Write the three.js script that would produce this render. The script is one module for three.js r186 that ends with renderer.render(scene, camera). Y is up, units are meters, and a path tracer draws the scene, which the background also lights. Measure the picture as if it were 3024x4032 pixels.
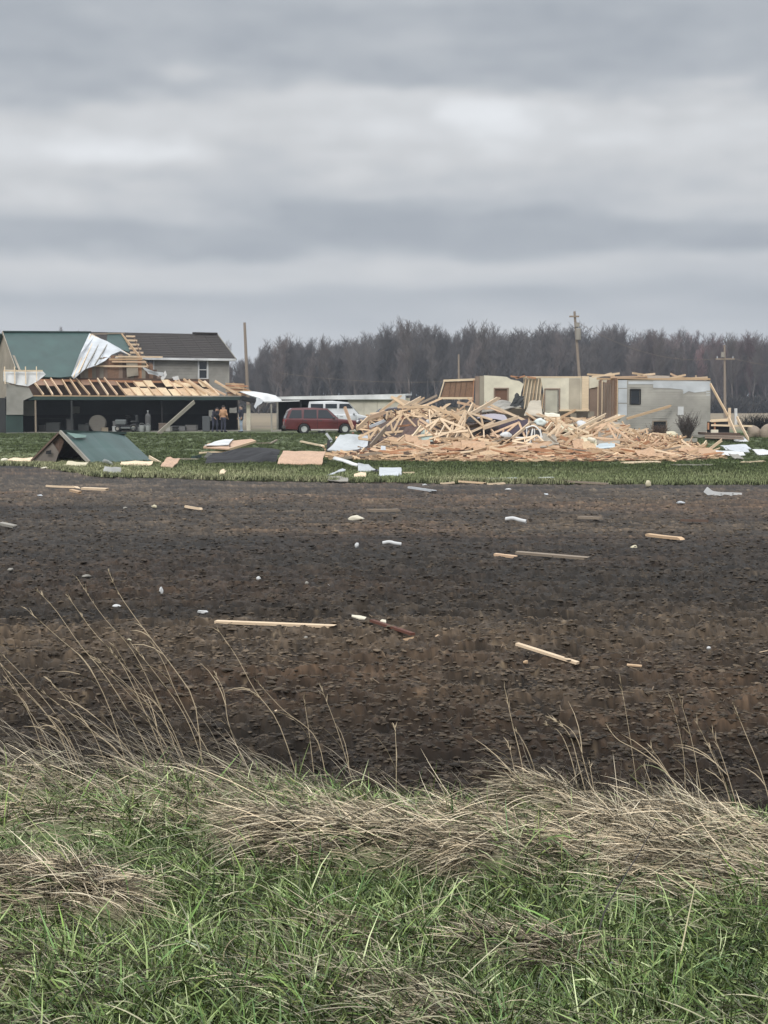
import * as THREE from 'three';
import { mergeGeometries, mergeVertices, toCreasedNormals } from 'three/addons/utils/BufferGeometryUtils.js';
import { ConvexGeometry } from 'three/addons/geometries/ConvexGeometry.js';
import { MarchingCubes } from 'three/addons/objects/MarchingCubes.js';
import { RoundedBoxGeometry } from 'three/addons/geometries/RoundedBoxGeometry.js';

// ---------------------------------------------------------------- camera, sky, light, exposure
const scene = new THREE.Scene();
const F = 5800, CX = 1512, CY = 2016, PW = 3024, PH = 4032, HORIZON = 1590, EYE = 1.65;
const PITCH = Math.atan((CY - HORIZON) / F);
const camera = new THREE.PerspectiveCamera(2 * Math.atan(CY / F) * 180 / Math.PI, PW / PH, 0.1, 6000);
camera.position.set(0, EYE, 0);
camera.rotation.x = -PITCH;
scene.add(camera); camera.updateMatrixWorld(); camera.updateProjectionMatrix();
const renderer = new THREE.WebGLRenderer({ antialias: true });
renderer.setSize(768, 1024);
renderer.toneMapping = THREE.LinearToneMapping;
renderer.toneMappingExposure = 1.4;
renderer.shadowMap.enabled = true;
renderer.shadowMap.type = THREE.PCFSoftShadowMap;

scene.fog = new THREE.FogExp2(new THREE.Color().setRGB(.50, .55, .62), 0.00034);
// ---- noise
let seed = 12345;
const rnd = () => { seed = (seed + 0x6D2B79F5) | 0; let t = Math.imul(seed ^ (seed >>> 15), 1 | seed); t = (t + Math.imul(t ^ (t >>> 7), 61 | t)) ^ t; return ((t ^ (t >>> 14)) >>> 0) / 4294967296; };
const rr = (a, b) => a + (b - a) * rnd();
const hash = (i, j, k) => { let h = Math.imul(i, 374761393) ^ Math.imul(j, 668265263) ^ Math.imul(k, 1274126177); h = Math.imul(h ^ (h >>> 13), 1274126177); h ^= h >>> 16; return (h >>> 0) / 4294967296; };
const sm = t => t * t * (3 - 2 * t);
function noise3(x, y, z) {
  const i = Math.floor(x), j = Math.floor(y), k = Math.floor(z), u = sm(x - i), v = sm(y - j), w = sm(z - k);
  const L = (a, b, t) => a + (b - a) * t;
  return L(L(L(hash(i, j, k), hash(i + 1, j, k), u), L(hash(i, j + 1, k), hash(i + 1, j + 1, k), u), v),
    L(L(hash(i, j, k + 1), hash(i + 1, j, k + 1), u), L(hash(i, j + 1, k + 1), hash(i + 1, j + 1, k + 1), u), v), w);
}
function noise2(x, y) {
  const i = Math.floor(x), j = Math.floor(y), u = sm(x - i), v = sm(y - j);
  const a = hash(i, j, 7), b = hash(i + 1, j, 7), c = hash(i, j + 1, 7), d = hash(i + 1, j + 1, 7);
  return a + (b - a) * u + (c - a + (a - b - c + d) * u) * v;
}
const fbm2 = (x, y, o = 4) => { let s = 0, a = 0.5, n = 0; for (let k = 0; k < o; k++) { s += a * noise2(x + 17.3 * k, y - 9.1 * k); n += a; a *= 0.5; x *= 2.03; y *= 2.03; } return s / n; };
const fbm3 = (x, y, z, o = 4) => { let s = 0, a = 0.5, n = 0; for (let k = 0; k < o; k++) { s += a * noise3(x + 3.7 * k, y, z - 5.1 * k); n += a; a *= 0.5; x *= 2.03; y *= 2.03; z *= 2.03; } return s / n; };
const clamp = (x, a = 0, b = 1) => Math.min(b, Math.max(a, x));
const sstep = (a, b, x) => sm(clamp((x - a) / (b - a)));
const lerp = (a, b, t) => a + (b - a) * t;
function curve(tbl, x) { // piecewise smooth table lookup
  if (x <= tbl[0][0]) return tbl[0][1];
  for (let i = 1; i < tbl.length; i++) if (x <= tbl[i][0]) return lerp(tbl[i - 1][1], tbl[i][1], sm((x - tbl[i - 1][0]) / (tbl[i][0] - tbl[i - 1][0])));
  return tbl[tbl.length - 1][1];
}

// ---- overcast sky: layered stratus decks, brighter towards the zenith as overcast skies are
{
  const W = 2048, H = 1024, data = new Float32Array(W * H * 4);
  const lum = [[0, .40], [1.5, .40], [3, .39], [4.1, .345], [4.7, .41], [5.3, .43], [5.9, .32], [6.6, .325], [7.6, .40], [9.5, .475], [11.0, .465], [12.4, .345], [14.0, .325], [16, .37], [20, .52], [28, .78], [45, 1.2], [90, 1.6]];
  for (let j = 0; j < H; j++) {
    const el = ((j + 0.5) / H - 0.5) * Math.PI, e = el * 180 / Math.PI, cy = Math.cos(el), sy = Math.sin(el);
    for (let i = 0; i < W; i++) {
      const az = ((i + 0.5) / W - 0.5) * 2 * Math.PI, x = Math.cos(az) * cy, z = Math.sin(az) * cy, k = (j * W + i) * 4;
      if (e < -0.5) { data[k] = .16; data[k + 1] = .15; data[k + 2] = .13; data[k + 3] = 1; continue; }
      const st = 1 / (0.35 + Math.max(0, sy) * 1.4);                       // decks look finer towards the horizon
      const w1 = fbm3(x * 3.1 + 5, sy * 14, z * 3.1, 4) - 0.5, w2 = fbm3(x * 10 + 2, sy * 46, z * 10 + 9, 5) - 0.5;
      let warp = w1 * 2.6 + w2 * 3.0 * sstep(3.5, 9, e) + w2 * 0.7;
      warp *= lerp(1, 2.6, sstep(14, 30, e));
      let L = curve(lum, Math.max(0, e + warp));
      const puff = fbm3(x * 15 + 31, sy * 36, z * 15, 5), wisps = fbm3(x * 5 * st + 3, sy * 52, z * 5 * st, 4) - 0.5;
      L *= 1 + (puff - 0.5) * 0.20 * sstep(6.5, 9.5, e) + wisps * 0.26 + (fbm3(x * 38 + 7, sy * 105, z * 38, 4) - .5) * .20 * sstep(3.5, 8, e);
      L += 0.06 * sstep(0.52, 0.75, puff) * sstep(8.2, 10, e + warp * .5) * (1 - sstep(11.2, 13, e + warp * .5));
      const cold = clamp((0.445 - L) * 2.3, 0, 0.5);
      data[k] = L * (0.968 - 0.17 * cold); data[k + 1] = L * (1.0 - 0.01 * cold); data[k + 2] = L * (1.04 + 0.22 * cold); data[k + 3] = 1;
    }
  }
  const t = new THREE.DataTexture(data, W, H, THREE.RGBAFormat, THREE.FloatType);
  t.mapping = THREE.EquirectangularReflectionMapping; t.magFilter = t.minFilter = THREE.LinearFilter; t.wrapS = THREE.RepeatWrapping; t.needsUpdate = true;
  scene.background = t; scene.environment = t;
}
const sun = new THREE.DirectionalLight(new THREE.Color(1, .97, .92), 1.5);
sun.position.set(-30, 70, 35); sun.target.position.set(0, 0, -60); scene.add(sun, sun.target);
sun.castShadow = true; sun.shadow.radius = 40; sun.shadow.mapSize.set(2048, 2048);
Object.assign(sun.shadow.camera, { left: -60, right: 60, top: 70, bottom: -70, near: 1, far: 300 });

// ---------------------------------------------------------------- pixels of the photograph to rays, ground profile
function ray(px, py) {
  const x = (px - CX) / F, y = -(py - CY) / F, c = Math.cos(PITCH), s = Math.sin(PITCH);
  return new THREE.Vector3(x, y * c - s, -y * s - c);
}
const at = (px, py, d) => { const r = ray(px, py); return new THREE.Vector3(0, EYE, 0).addScaledVector(r, d / -r.z); };
const DROP = [[0, 1.65], [7, 1.65], [24, 1.95], [42, 2.15], [54, 2.13], [66, 1.93], [80, 1.8], [95, 1.9], [125, 1.95], [300, 2.0]];
const G = (x, d) => EYE - curve(DROP, d) + (d > 8 ? 0.05 * (fbm2(x * .12 + 40, d * .12) - .5) * sstep(8, 20, d) : 0);
function gp(px, py, lift = 0) { // where the sight line through a pixel meets the ground
  const r = ray(px, py); let a = 2, b = 900;
  for (let i = 0; i < 60; i++) { const m = (a + b) / 2, p = new THREE.Vector3(0, EYE, 0).addScaledVector(r, m / -r.z); if (p.y > G(p.x, m) + lift) a = m; else b = m; }
  return at(px, py, a);
}
const V = (x, y, z) => new THREE.Vector3(x, y, z);
const onG = (x, d, lift = 0) => V(x, G(x, d) + lift, -d);
const edgeD = x => curve([[-40, 72], [-13, 51], [-7.5, 43.5], [-3.4, 41.2], [0, 40.2], [4, 39.6], [10, 38.6], [30, 36]], x) + (fbm2(x * .5 + 9, 3.3) - .5) * 1.0;
const vergeD = x => curve([[-6, 6.8], [-1.7, 6.45], [-.2, 6.2], [.4, 6.0], [1.6, 5.7], [6, 5.0]], x) + (fbm2(x * 1.3 + 2, 1.7) - .5) * .35;

// ---------------------------------------------------------------- builders
const taken = {};
function numbered(name) { const n = taken[name] = (taken[name] ?? -1) + 1; return n ? `${name}_${String(n).padStart(3, '0')}` : name; }
function tag(o, label, category, group) { o.userData.label = label; if (category) o.userData.category = category; if (group) o.userData.group = group; return o; }
const shade = o => { o.traverse(m => { if (m.isMesh) m.castShadow = m.receiveShadow = true; }); return o; };
function thing(name, label, category, pos, turn = 0, group) {
  const o = new THREE.Group(); o.name = numbered(name); o.position.copy(pos); o.rotation.y = turn; scene.add(o); return tag(o, label, category, group);
}
function metric(g) { // uv in metres by the dominant axis
  if (g.index) g = g.toNonIndexed();
  if (!g.attributes.normal) g.computeVertexNormals();
  const p = g.attributes.position, n = g.attributes.normal, uv = new Float32Array(p.count * 2);
  for (let i = 0; i < p.count; i += 3) {
    let ax = 0, ay = 0, az = 0; for (let k = 0; k < 3; k++) { ax += Math.abs(n.getX(i + k)); ay += Math.abs(n.getY(i + k)); az += Math.abs(n.getZ(i + k)); }
    for (let k = 0; k < 3; k++) { const q = i + k, x = p.getX(q), y = p.getY(q), z = p.getZ(q); uv[q * 2] = ax > ay && ax > az ? z : x; uv[q * 2 + 1] = ay >= ax && ay >= az ? z : y; }
  }
  g.setAttribute('uv', new THREE.BufferAttribute(uv, 2)); for (const k of Object.keys(g.attributes)) if (!['position', 'normal', 'uv', 'color'].includes(k)) g.deleteAttribute(k);
  return g;
}
function mesh(name, geos, mat, parent) {
  const list = (Array.isArray(geos) ? geos : [geos]).map(metric), m = new THREE.Mesh(list.length > 1 ? mergeGeometries(list) : list[0], mat);
  m.name = parent ? name : numbered(name); m.castShadow = m.receiveShadow = true; (parent ?? scene).add(m); return m;
}
function setting(name, g, mat, kind = 'structure', label) { const m = new THREE.Mesh(g, mat); m.name = numbered(name); m.userData.kind = kind; if (label) m.userData.label = label; m.castShadow = m.receiveShadow = true; scene.add(m); return m; }
const box = (x0, x1, y0, y1, z0, z1) => { const g = new THREE.BoxGeometry(Math.abs(x1 - x0), Math.abs(y1 - y0), Math.abs(z1 - z0)); g.translate((x0 + x1) / 2, (y0 + y1) / 2, (z0 + z1) / 2); return g; };
function beam(a, b, w = .09, t = .04, roll = 0) { // a squared timber from a to b
  const d = V().subVectors(b, a), L = d.length(), g = new THREE.BoxGeometry(L, w, t); g.rotateX(roll);
  d.normalize(); const up = Math.abs(d.y) > .95 ? V(0, 0, 1) : V(0, 1, 0), z = V().crossVectors(d, up).normalize(), y = V().crossVectors(z, d);
  g.applyMatrix4(new THREE.Matrix4().makeBasis(d, y, z).setPosition(V().addVectors(a, b).multiplyScalar(.5))); return g;
}
function rod(a, b, r0, r1 = r0, n = 8) {
  const d = V().subVectors(b, a), L = d.length(), g = new THREE.CylinderGeometry(r1, r0, L, n, 1); g.translate(0, L / 2, 0);
  g.applyQuaternion(new THREE.Quaternion().setFromUnitVectors(V(0, 1, 0), d.normalize())); g.translate(a.x, a.y, a.z); return g;
}
function slab(pts, t, nrm) { // a flat plate through 3-D points, with thickness t (behind the face)
  const c = pts.reduce((s, p) => s.add(p), V()).multiplyScalar(1 / pts.length), n = nrm ?? V();
  if (!nrm) for (let i = 0; i < pts.length; i++) n.add(V().crossVectors(V().subVectors(pts[i], c), V().subVectors(pts[(i + 1) % pts.length], c)));
  n.normalize(); const pos = [], back = pts.map(p => p.clone().addScaledVector(n, -t)), u = pts[1].clone().sub(pts[0]).normalize(), w = V().crossVectors(n, u);
  const tri = THREE.ShapeUtils.triangulateShape(pts.map(p => new THREE.Vector2(p.clone().sub(c).dot(u), p.clone().sub(c).dot(w))), []);
  const put = (...q) => q.forEach(p => pos.push(p.x, p.y, p.z));
  for (const [a, b, d] of tri) { put(pts[a], pts[b], pts[d]); put(back[a], back[d], back[b]); }
  for (let i = 0; i < pts.length; i++) { const j = (i + 1) % pts.length; put(pts[i], back[i], pts[j]); put(pts[j], back[i], back[j]); }
  const g = new THREE.BufferGeometry(); g.setAttribute('position', new THREE.Float32BufferAttribute(pos, 3)); g.computeVertexNormals(); return g;
}
// vertical local plane helper: the point of frame o's plane z = -w seen at that pixel, in o's own axes
function onPlane(o, px, py, w = 0) {
  o.updateMatrixWorld(); const inv = o.matrixWorld.clone().invert(), e = V(0, EYE, 0).applyMatrix4(inv), r = ray(px, py).transformDirection(inv);
  const t = (-w - e.z) / r.z; return e.addScaledVector(r, t);
}

// ---------------------------------------------------------------- materials
function tex(W, H, fn, rep = 1, srgb = false) {
  const d = new Uint8Array(W * H * 4);
  for (let j = 0; j < H; j++) for (let i = 0; i < W; i++) { const c = fn(i / W, j / H); for (let k = 0; k < 3; k++) d[(j * W + i) * 4 + k] = clamp(Array.isArray(c) ? c[k] : c) * 255; d[(j * W + i) * 4 + 3] = 255; }
  const t = new THREE.DataTexture(d, W, H); t.magFilter = THREE.LinearFilter; t.minFilter = THREE.LinearFilter; t.wrapS = t.wrapT = THREE.RepeatWrapping; t.repeat.set(1 / rep, 1 / rep); t.needsUpdate = true; return t;
}
// periodic fbm
const pn = (u, v, f, g = f, s = 0) => { const i = Math.floor(u * f), j = Math.floor(v * g), a = sm(u * f - i), b = sm(v * g - j), h = (x, y) => hash(((x % f) + f) % f, ((y % g) + g) % g, s); return lerp(lerp(h(i, j), h(i + 1, j), a), lerp(h(i, j + 1), h(i + 1, j + 1), a), b); };
const pf = (u, v, f, g, s = 0, o = 4) => { let q = 0, a = .5, n = 0; for (let k = 0; k < o; k++) { q += a * pn(u, v, f << k, g << k, s + k); n += a; a *= .5; } return q / n; };
const grime = tex(256, 256, (u, v) => { const n = pf(u, v, 4, 4, 3, 6); return .62 + .55 * (n - .25); }, 3);
const grain = tex(256, 256, (u, v) => { const n = pf(u, v, 3, 40, 5, 4), m = pf(u, v, 5, 5, 8, 3); return [.70 + .35 * n * .8 + .12 * m, .66 + .36 * n * .8 + .12 * m, .60 + .38 * n * .8 + .12 * m]; }, 1.1);
const flakes = tex(256, 256, (u, v) => { const n = pf(u, v, 24, 24, 11, 3), m = pf(u, v, 4, 4, 2, 3); return [.55 + .4 * n + .2 * m, .52 + .4 * n + .18 * m, .48 + .4 * n + .14 * m]; }, 1.2);
const rough = tex(256, 256, (u, v) => pf(u, v, 16, 16, 21, 4), .8);
const std = (r, g, b, o = {}) => new THREE.MeshStandardMaterial({ color: new THREE.Color().setRGB(r, g, b), roughness: .85, ...o });
const M = {
  lumber: [[.61, .465, .32], [.55, .40, .265], [.66, .53, .39], [.48, .345, .225], [.59, .43, .305]].map(c => std(...c, { map: grain })),
  greywood: std(.25, .21, .17, { map: grain }), darkwood: std(.10, .065, .05, { map: grain }), redwood: std(.42, .225, .13, { map: grain }), palewood: std(.70, .58, .43, { map: grain }),
  osb: std(.50, .365, .24, { map: flakes }), osbPink: std(.50, .35, .26, { map: flakes }), osbPale: std(.62, .50, .34, { map: flakes }), osbBrown: std(.235, .145, .10, { map: flakes }),
  green: new THREE.MeshStandardMaterial({ color: new THREE.Color().setRGB(.027, .075, .066), roughness: .5, metalness: .0, map: grime }),
  greenDark: std(.035, .065, .058, { map: grime }), white: std(.74, .75, .75, { map: grime }), wrap: std(.60, .63, .66, { map: grime, roughness: .6 }), cream: std(.82, .76, .61, { map: grime }), creamDark: std(.52, .46, .36, { map: grime }),
  siding: std(.37, .355, .32, { map: grime }), sidingB: std(.37, .35, .31, { map: grime }), tan: std(.36, .315, .25, { map: grime }), brownwall: std(.30, .215, .165, { map: grime }),
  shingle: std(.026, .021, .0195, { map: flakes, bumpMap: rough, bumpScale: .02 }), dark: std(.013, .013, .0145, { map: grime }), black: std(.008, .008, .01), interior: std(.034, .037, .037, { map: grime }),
  metal: new THREE.MeshStandardMaterial({ color: new THREE.Color().setRGB(.60, .63, .64), roughness: .45, metalness: .35, map: grime }), pole: std(.24, .205, .175, { map: grain }), concrete: std(.34, .32, .28, { map: grime }),
  glass: new THREE.MeshPhysicalMaterial({ color: new THREE.Color().setRGB(.02, .024, .03), roughness: .08, metalness: 0 }), rubber: std(.018, .018, .018), foam: std(.72, .65, .46, { map: grime }), purple: std(.035, .022, .035),
};
// ---------------------------------------------------------------- ground
{ // one sheet to the horizon
  const rings = [], pos = [], col = [], idx = [], N = 160; let d = 1; while (d < 4500) { rings.push(d); d *= 1.06; }
  for (const r of rings) for (let i = 0; i <= N; i++) {
    const a = (i / N - .5) * 2 * Math.PI, x = Math.sin(a) * r, z = -Math.cos(a) * r, dd = -z;
    pos.push(x, (dd > 0 ? G(x, dd) : 0) - .12 * sstep(200, 30, r) - .02, z);
    const n = fbm2(x * .05, z * .05), k = .7 + .6 * n, f = sstep(60, 25, r); col.push(lerp(.17, .055, f) * k, lerp(.135, .045, f) * k, lerp(.085, .03, f) * k);
  }
  for (let j = 0; j + 1 < rings.length; j++) for (let i = 0; i < N; i++) { const a = j * (N + 1) + i, b = a + N + 1; idx.push(a, a + 1, b, b, a + 1, b + 1); }
  const g = new THREE.BufferGeometry(); g.setAttribute('position', new THREE.Float32BufferAttribute(pos, 3)); g.setAttribute('color', new THREE.Float32BufferAttribute(col, 3)); g.setIndex(idx); g.computeVertexNormals();
  setting('ground', g, new THREE.MeshStandardMaterial({ vertexColors: true, roughness: 1 }));
}
function strip(rows, cols, fn) { // grid of (row, col) -> {p, c}
  const pos = new Float32Array((rows + 1) * (cols + 1) * 3), col = new Float32Array(pos.length), idx = [];
  for (let j = 0, k = 0; j <= rows; j++) for (let i = 0; i <= cols; i++, k += 3) { const q = fn(j / rows, i / cols); pos.set(q.slice(0, 3), k); col.set(q.slice(3), k); }
  for (let j = 0; j < rows; j++) for (let i = 0; i < cols; i++) { const a = j * (cols + 1) + i, b = a + cols + 1; idx.push(a, a + 1, b, b, a + 1, b + 1); }
  const g = new THREE.BufferGeometry(); g.setAttribute('position', new THREE.BufferAttribute(pos, 3)); g.setAttribute('color', new THREE.BufferAttribute(col, 3)); g.setIndex(idx); g.computeVertexNormals(); return g;
}
const soilMoist = (x, d) => clamp(.42 + 2.6 * (fbm2(x * .10 + 3, d * .42 + 1.5, 4) - .5) + .55 * Math.exp(-(((d - 19 + x * .45) / 3.4) ** 2)) - .25 * sstep(23, 30, d));
const clod = (x, d) => { const row = Math.sin((d + .22 * (fbm2(x * .9, d * .7 + 3, 2) - .5)) * 2 * Math.PI / .62) * fbm2(x * .8 + 11, d * 1.9, 2); // tilled surface: cloddy with flat crumbs
  const wx = x + .10 * fbm2(x * 3, d * 3, 2), big = fbm2(wx * 1.7, d * 2.2, 3) - .5, a = fbm2(wx * 8.5, d * 15 + 4, 3), b = Math.abs(noise2(wx * 16 + 3, d * 25) - .5) * 2, f = noise2(wx * 47, d * 47);
  return (.075 * row + .05 * big + .058 * (sstep(.36, .64, a) - .5) + .030 * (b - .5) + .020 * (f - .5)) * lerp(1, .5, sstep(8, 22, d));
};
{ // tilled field
  const rows = 560, cols = 980, d0 = 4.7;
  const g = strip(rows, cols, (tj, ti) => {
    const hw = d => .9 + .305 * d, uu = (ti - .5) * 2, u = Math.sign(uu) * (Math.abs(uu) < .8 ? Math.abs(uu) / .8 : 1 + (Math.abs(uu) - .8) * 5);
    const yTop = 1 / 74, d = 1 / lerp(1 / d0, yTop, tj), x = Math.abs(u) <= 1 ? u * hw(d) : Math.sign(u) * (hw(d) + (Math.abs(u) - 1) * (6 + .25 * d)), e = edgeD(x);
    const dd = Math.min(d, e + .6), h = clod(x, dd) * sstep(d0, d0 + .6, dd) * lerp(1, .8, sstep(e - 2, e + .3, dd));
    const m = soilMoist(x, dd), n = noise2(x * 7, dd * 5 + 3), f = noise2(x * 31 + 9, dd * 23), red = sstep(.45, .75, fbm2(x * .35 + 7, dd * .35, 3));
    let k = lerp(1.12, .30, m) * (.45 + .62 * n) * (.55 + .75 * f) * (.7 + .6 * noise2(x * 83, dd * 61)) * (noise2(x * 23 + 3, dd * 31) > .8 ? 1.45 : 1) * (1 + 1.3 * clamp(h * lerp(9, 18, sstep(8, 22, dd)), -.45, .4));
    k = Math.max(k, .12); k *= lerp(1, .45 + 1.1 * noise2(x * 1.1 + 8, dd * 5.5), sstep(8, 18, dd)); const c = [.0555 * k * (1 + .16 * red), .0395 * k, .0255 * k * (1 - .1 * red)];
    const res = sstep(.80, .93, noise2(x * 13 + 50, dd * 17)) * sstep(.5, .8, noise2(x * 41, dd * 29)) * (1 - .7 * m); // straw residue
    c[0] = lerp(c[0], .24, res * .6); c[1] = lerp(c[1], .18, res * .6); c[2] = lerp(c[2], .115, res * .6);
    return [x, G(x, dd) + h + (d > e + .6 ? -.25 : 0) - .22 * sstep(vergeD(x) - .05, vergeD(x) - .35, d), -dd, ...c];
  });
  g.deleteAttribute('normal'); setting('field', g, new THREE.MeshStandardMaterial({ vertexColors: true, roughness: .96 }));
}
{ // lawn round the farmstead
  const g = strip(150, 220, (tj, ti) => {
    const u = (ti - .5) * 2, x = u * 50, e = edgeD(x) - .15, d = lerp(e, 132, tj ** 1.6), n = fbm2(x * .5, d * .35, 4), m = fbm2(x * .11 + 5, d * .1, 3), s = noise2(x * 4, d * 2);
    const front = 1 - sstep(e + 2, e + 11, d), pale = front * sstep(.4, .7, n + .25 * sstep(0, -9, x)), far = sstep(95, 120, d);
    let c = [lerp(.085, .20, front), lerp(.108, .235, front), lerp(.046, .11, front)].map((v, i) => v * (.7 + .6 * n) * (.8 + .4 * s));
    c = c.map((v, i) => lerp(lerp(v, [.16, .155, .075][i], pale * .45), [.15, .12, .08][i] * (.6 + .8 * m), far));
    return [x, G(x, d) + .02 + .05 * (noise2(x * 1.2, d * 1.2) - .5) - .05 * (tj === 0), -d, ...c];
  });
  setting('lawn', g, new THREE.MeshStandardMaterial({ vertexColors: true, roughness: 1 }));
}
// ---------------------------------------------------------------- ribbons for grass
class Ribbons {
  constructor() { this.p = []; this.n = []; this.c = []; }
  blade(base, dir, len, w, bend, droop, col, seg = 4, side) { // dir: unit heading; starts mostly along dir, bends by droop (downwards) and sideways
    let p = base.clone(), d = dir.clone(); const s = side ?? V(rr(-1, 1), rr(-.3, .3), rr(-1, 1)).normalize();
    let L, R; const step = len / seg, P = this.p, N = this.n, C = this.c;
    for (let k = 0; k <= seg; k++) {
      const x = V().crossVectors(d, s).normalize(), ww = w * .5 * (k === seg ? .15 : 1 - .55 * (k / seg) ** 2), a = p.clone().addScaledVector(x, ww), b = p.clone().addScaledVector(x, -ww);
      if (k) {
        let n = V().crossVectors(V().subVectors(a, L), V().subVectors(R, L)).normalize(); if (n.y < 0) n.negate(); n.y += .35; n.normalize();
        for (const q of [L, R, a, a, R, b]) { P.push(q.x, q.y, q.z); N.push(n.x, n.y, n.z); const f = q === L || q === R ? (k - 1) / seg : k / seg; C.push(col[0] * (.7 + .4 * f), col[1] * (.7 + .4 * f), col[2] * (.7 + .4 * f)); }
      }
      L = a; R = b; p.addScaledVector(d, step); d.y -= droop / seg; d.addScaledVector(bend, 1 / seg); d.normalize();
    }
  }
  build() { const g = new THREE.BufferGeometry(); g.setAttribute('position', new THREE.Float32BufferAttribute(this.p, 3)); g.setAttribute('normal', new THREE.Float32BufferAttribute(this.n, 3)); g.setAttribute('color', new THREE.Float32BufferAttribute(this.c, 3)); return g; }
}
const bladeMat = new THREE.MeshPhysicalMaterial({ vertexColors: true, roughness: 1, transmission: .3, thickness: 0, side: THREE.DoubleSide });
const tuftMat = new THREE.MeshStandardMaterial({ vertexColors: true, roughness: 1, side: THREE.DoubleSide });
// where the flattened straw lies: swaths as polylines over the verge [pixel points on the ground, half width, thickness, blades, tint]
const swaths = [
  [[[-250, 3300], [300, 3290], [900, 3310], [1400, 3330]], .19, .09, 4600, 1.05],
  [[[-200, 3160], [500, 3150], [1000, 3200], [1500, 3280]], .19, .08, 5200, 1.08],
  [[[1020, 3420], [1400, 3450], [1950, 3470]], .11, .17, 4600, 1.05],
  [[[1350, 3330], [2000, 3390], [2600, 3460], [3000, 3580], [3300, 3640]], .20, .12, 6800, 1.05],
  [[[2500, 3300], [2900, 3420], [3300, 3540]], .19, .12, 4200, 1.05],
  [[[-200, 3630], [100, 3620], [450, 3720]], .10, .14, 4200, .95],
  [[[-300, 3950], [200, 3900], [450, 4020]], .22, .07, 3400, .85],
  [[[1000, 3970], [1500, 4030], [1900, 4110]], .15, .07, 3000, .85],
  [[[1900, 3790], [2350, 3820]], .10, .08, 1700, .9],
  [[[1100, 3720], [1600, 3740]], .10, .06, 1600, .85],
  [[[2050, 3220], [2300, 3310], [2500, 3430]], .10, .14, 1800, 1],
  [[[500, 3060], [900, 3110], [1150, 3160]], .12, .07, 1500, 1.0],
].map(([pts, w, t, n, k]) => { pts = pts.slice(); const len = q => q[q.length - 1][0] - q[0][0], l0 = len(pts); if (pts[0][0] < 0) pts.unshift([-1900, pts[0][1] + 20]); if (pts[pts.length - 1][0] > 3024) pts.push([4900, pts[pts.length - 1][1] + 120]); return [pts, w, t, n * (1 + .8 * (len(pts) / l0 - 1)), k]; }).map(([pts, w, t, n, k]) => ({ pts: pts.map(([a, b]) => gp(a, b)), w, t, n, k }));
function strawAt(x, z) { let s = 0, h = 0; for (const q of swaths) for (let i = 0; i + 1 < q.pts.length; i++) { const a = q.pts[i], b = q.pts[i + 1], dx = b.x - a.x, dz = b.z - a.z, t = clamp(((x - a.x) * dx + (z - a.z) * dz) / (dx * dx + dz * dz)), r = Math.hypot(x - a.x - dx * t, z - a.z - dz * t) / q.w, f = 1 - sstep(.35, 1.25, r); s = Math.max(s, f * clamp(q.t / .12)); h = Math.max(h, f * q.t); } return [s, h]; }
const vergeLift = (x, d) => .06 * (fbm2(x * 1.6, d * 1.6) - .5) + .75 * strawAt(x, -d)[1] * (.35 + 1.3 * fbm2(x * 6 + 3, -d * 7, 3));
{ // soil and thatch under the verge grass
  const g = strip(200, 420, (tj, ti) => {
    const x = (ti - .5) * 14, d = lerp(1.2, vergeD(x) + .12, tj), s = strawAt(x, -d)[0] ** 2 * .8, n = fbm2(x * 22, d * 22, 3), k = .45 + 1.1 * n;
    return [x, G(x, d) + vergeLift(x, d) + .01 - .12 * sstep(.94, 1, tj), -d, lerp(.075, .36, s) * k, lerp(.12, .30, s) * k, lerp(.04, .21, s) * k];
  });
  setting('verge', g, new THREE.MeshStandardMaterial({ vertexColors: true, roughness: 1 }));
}
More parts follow.
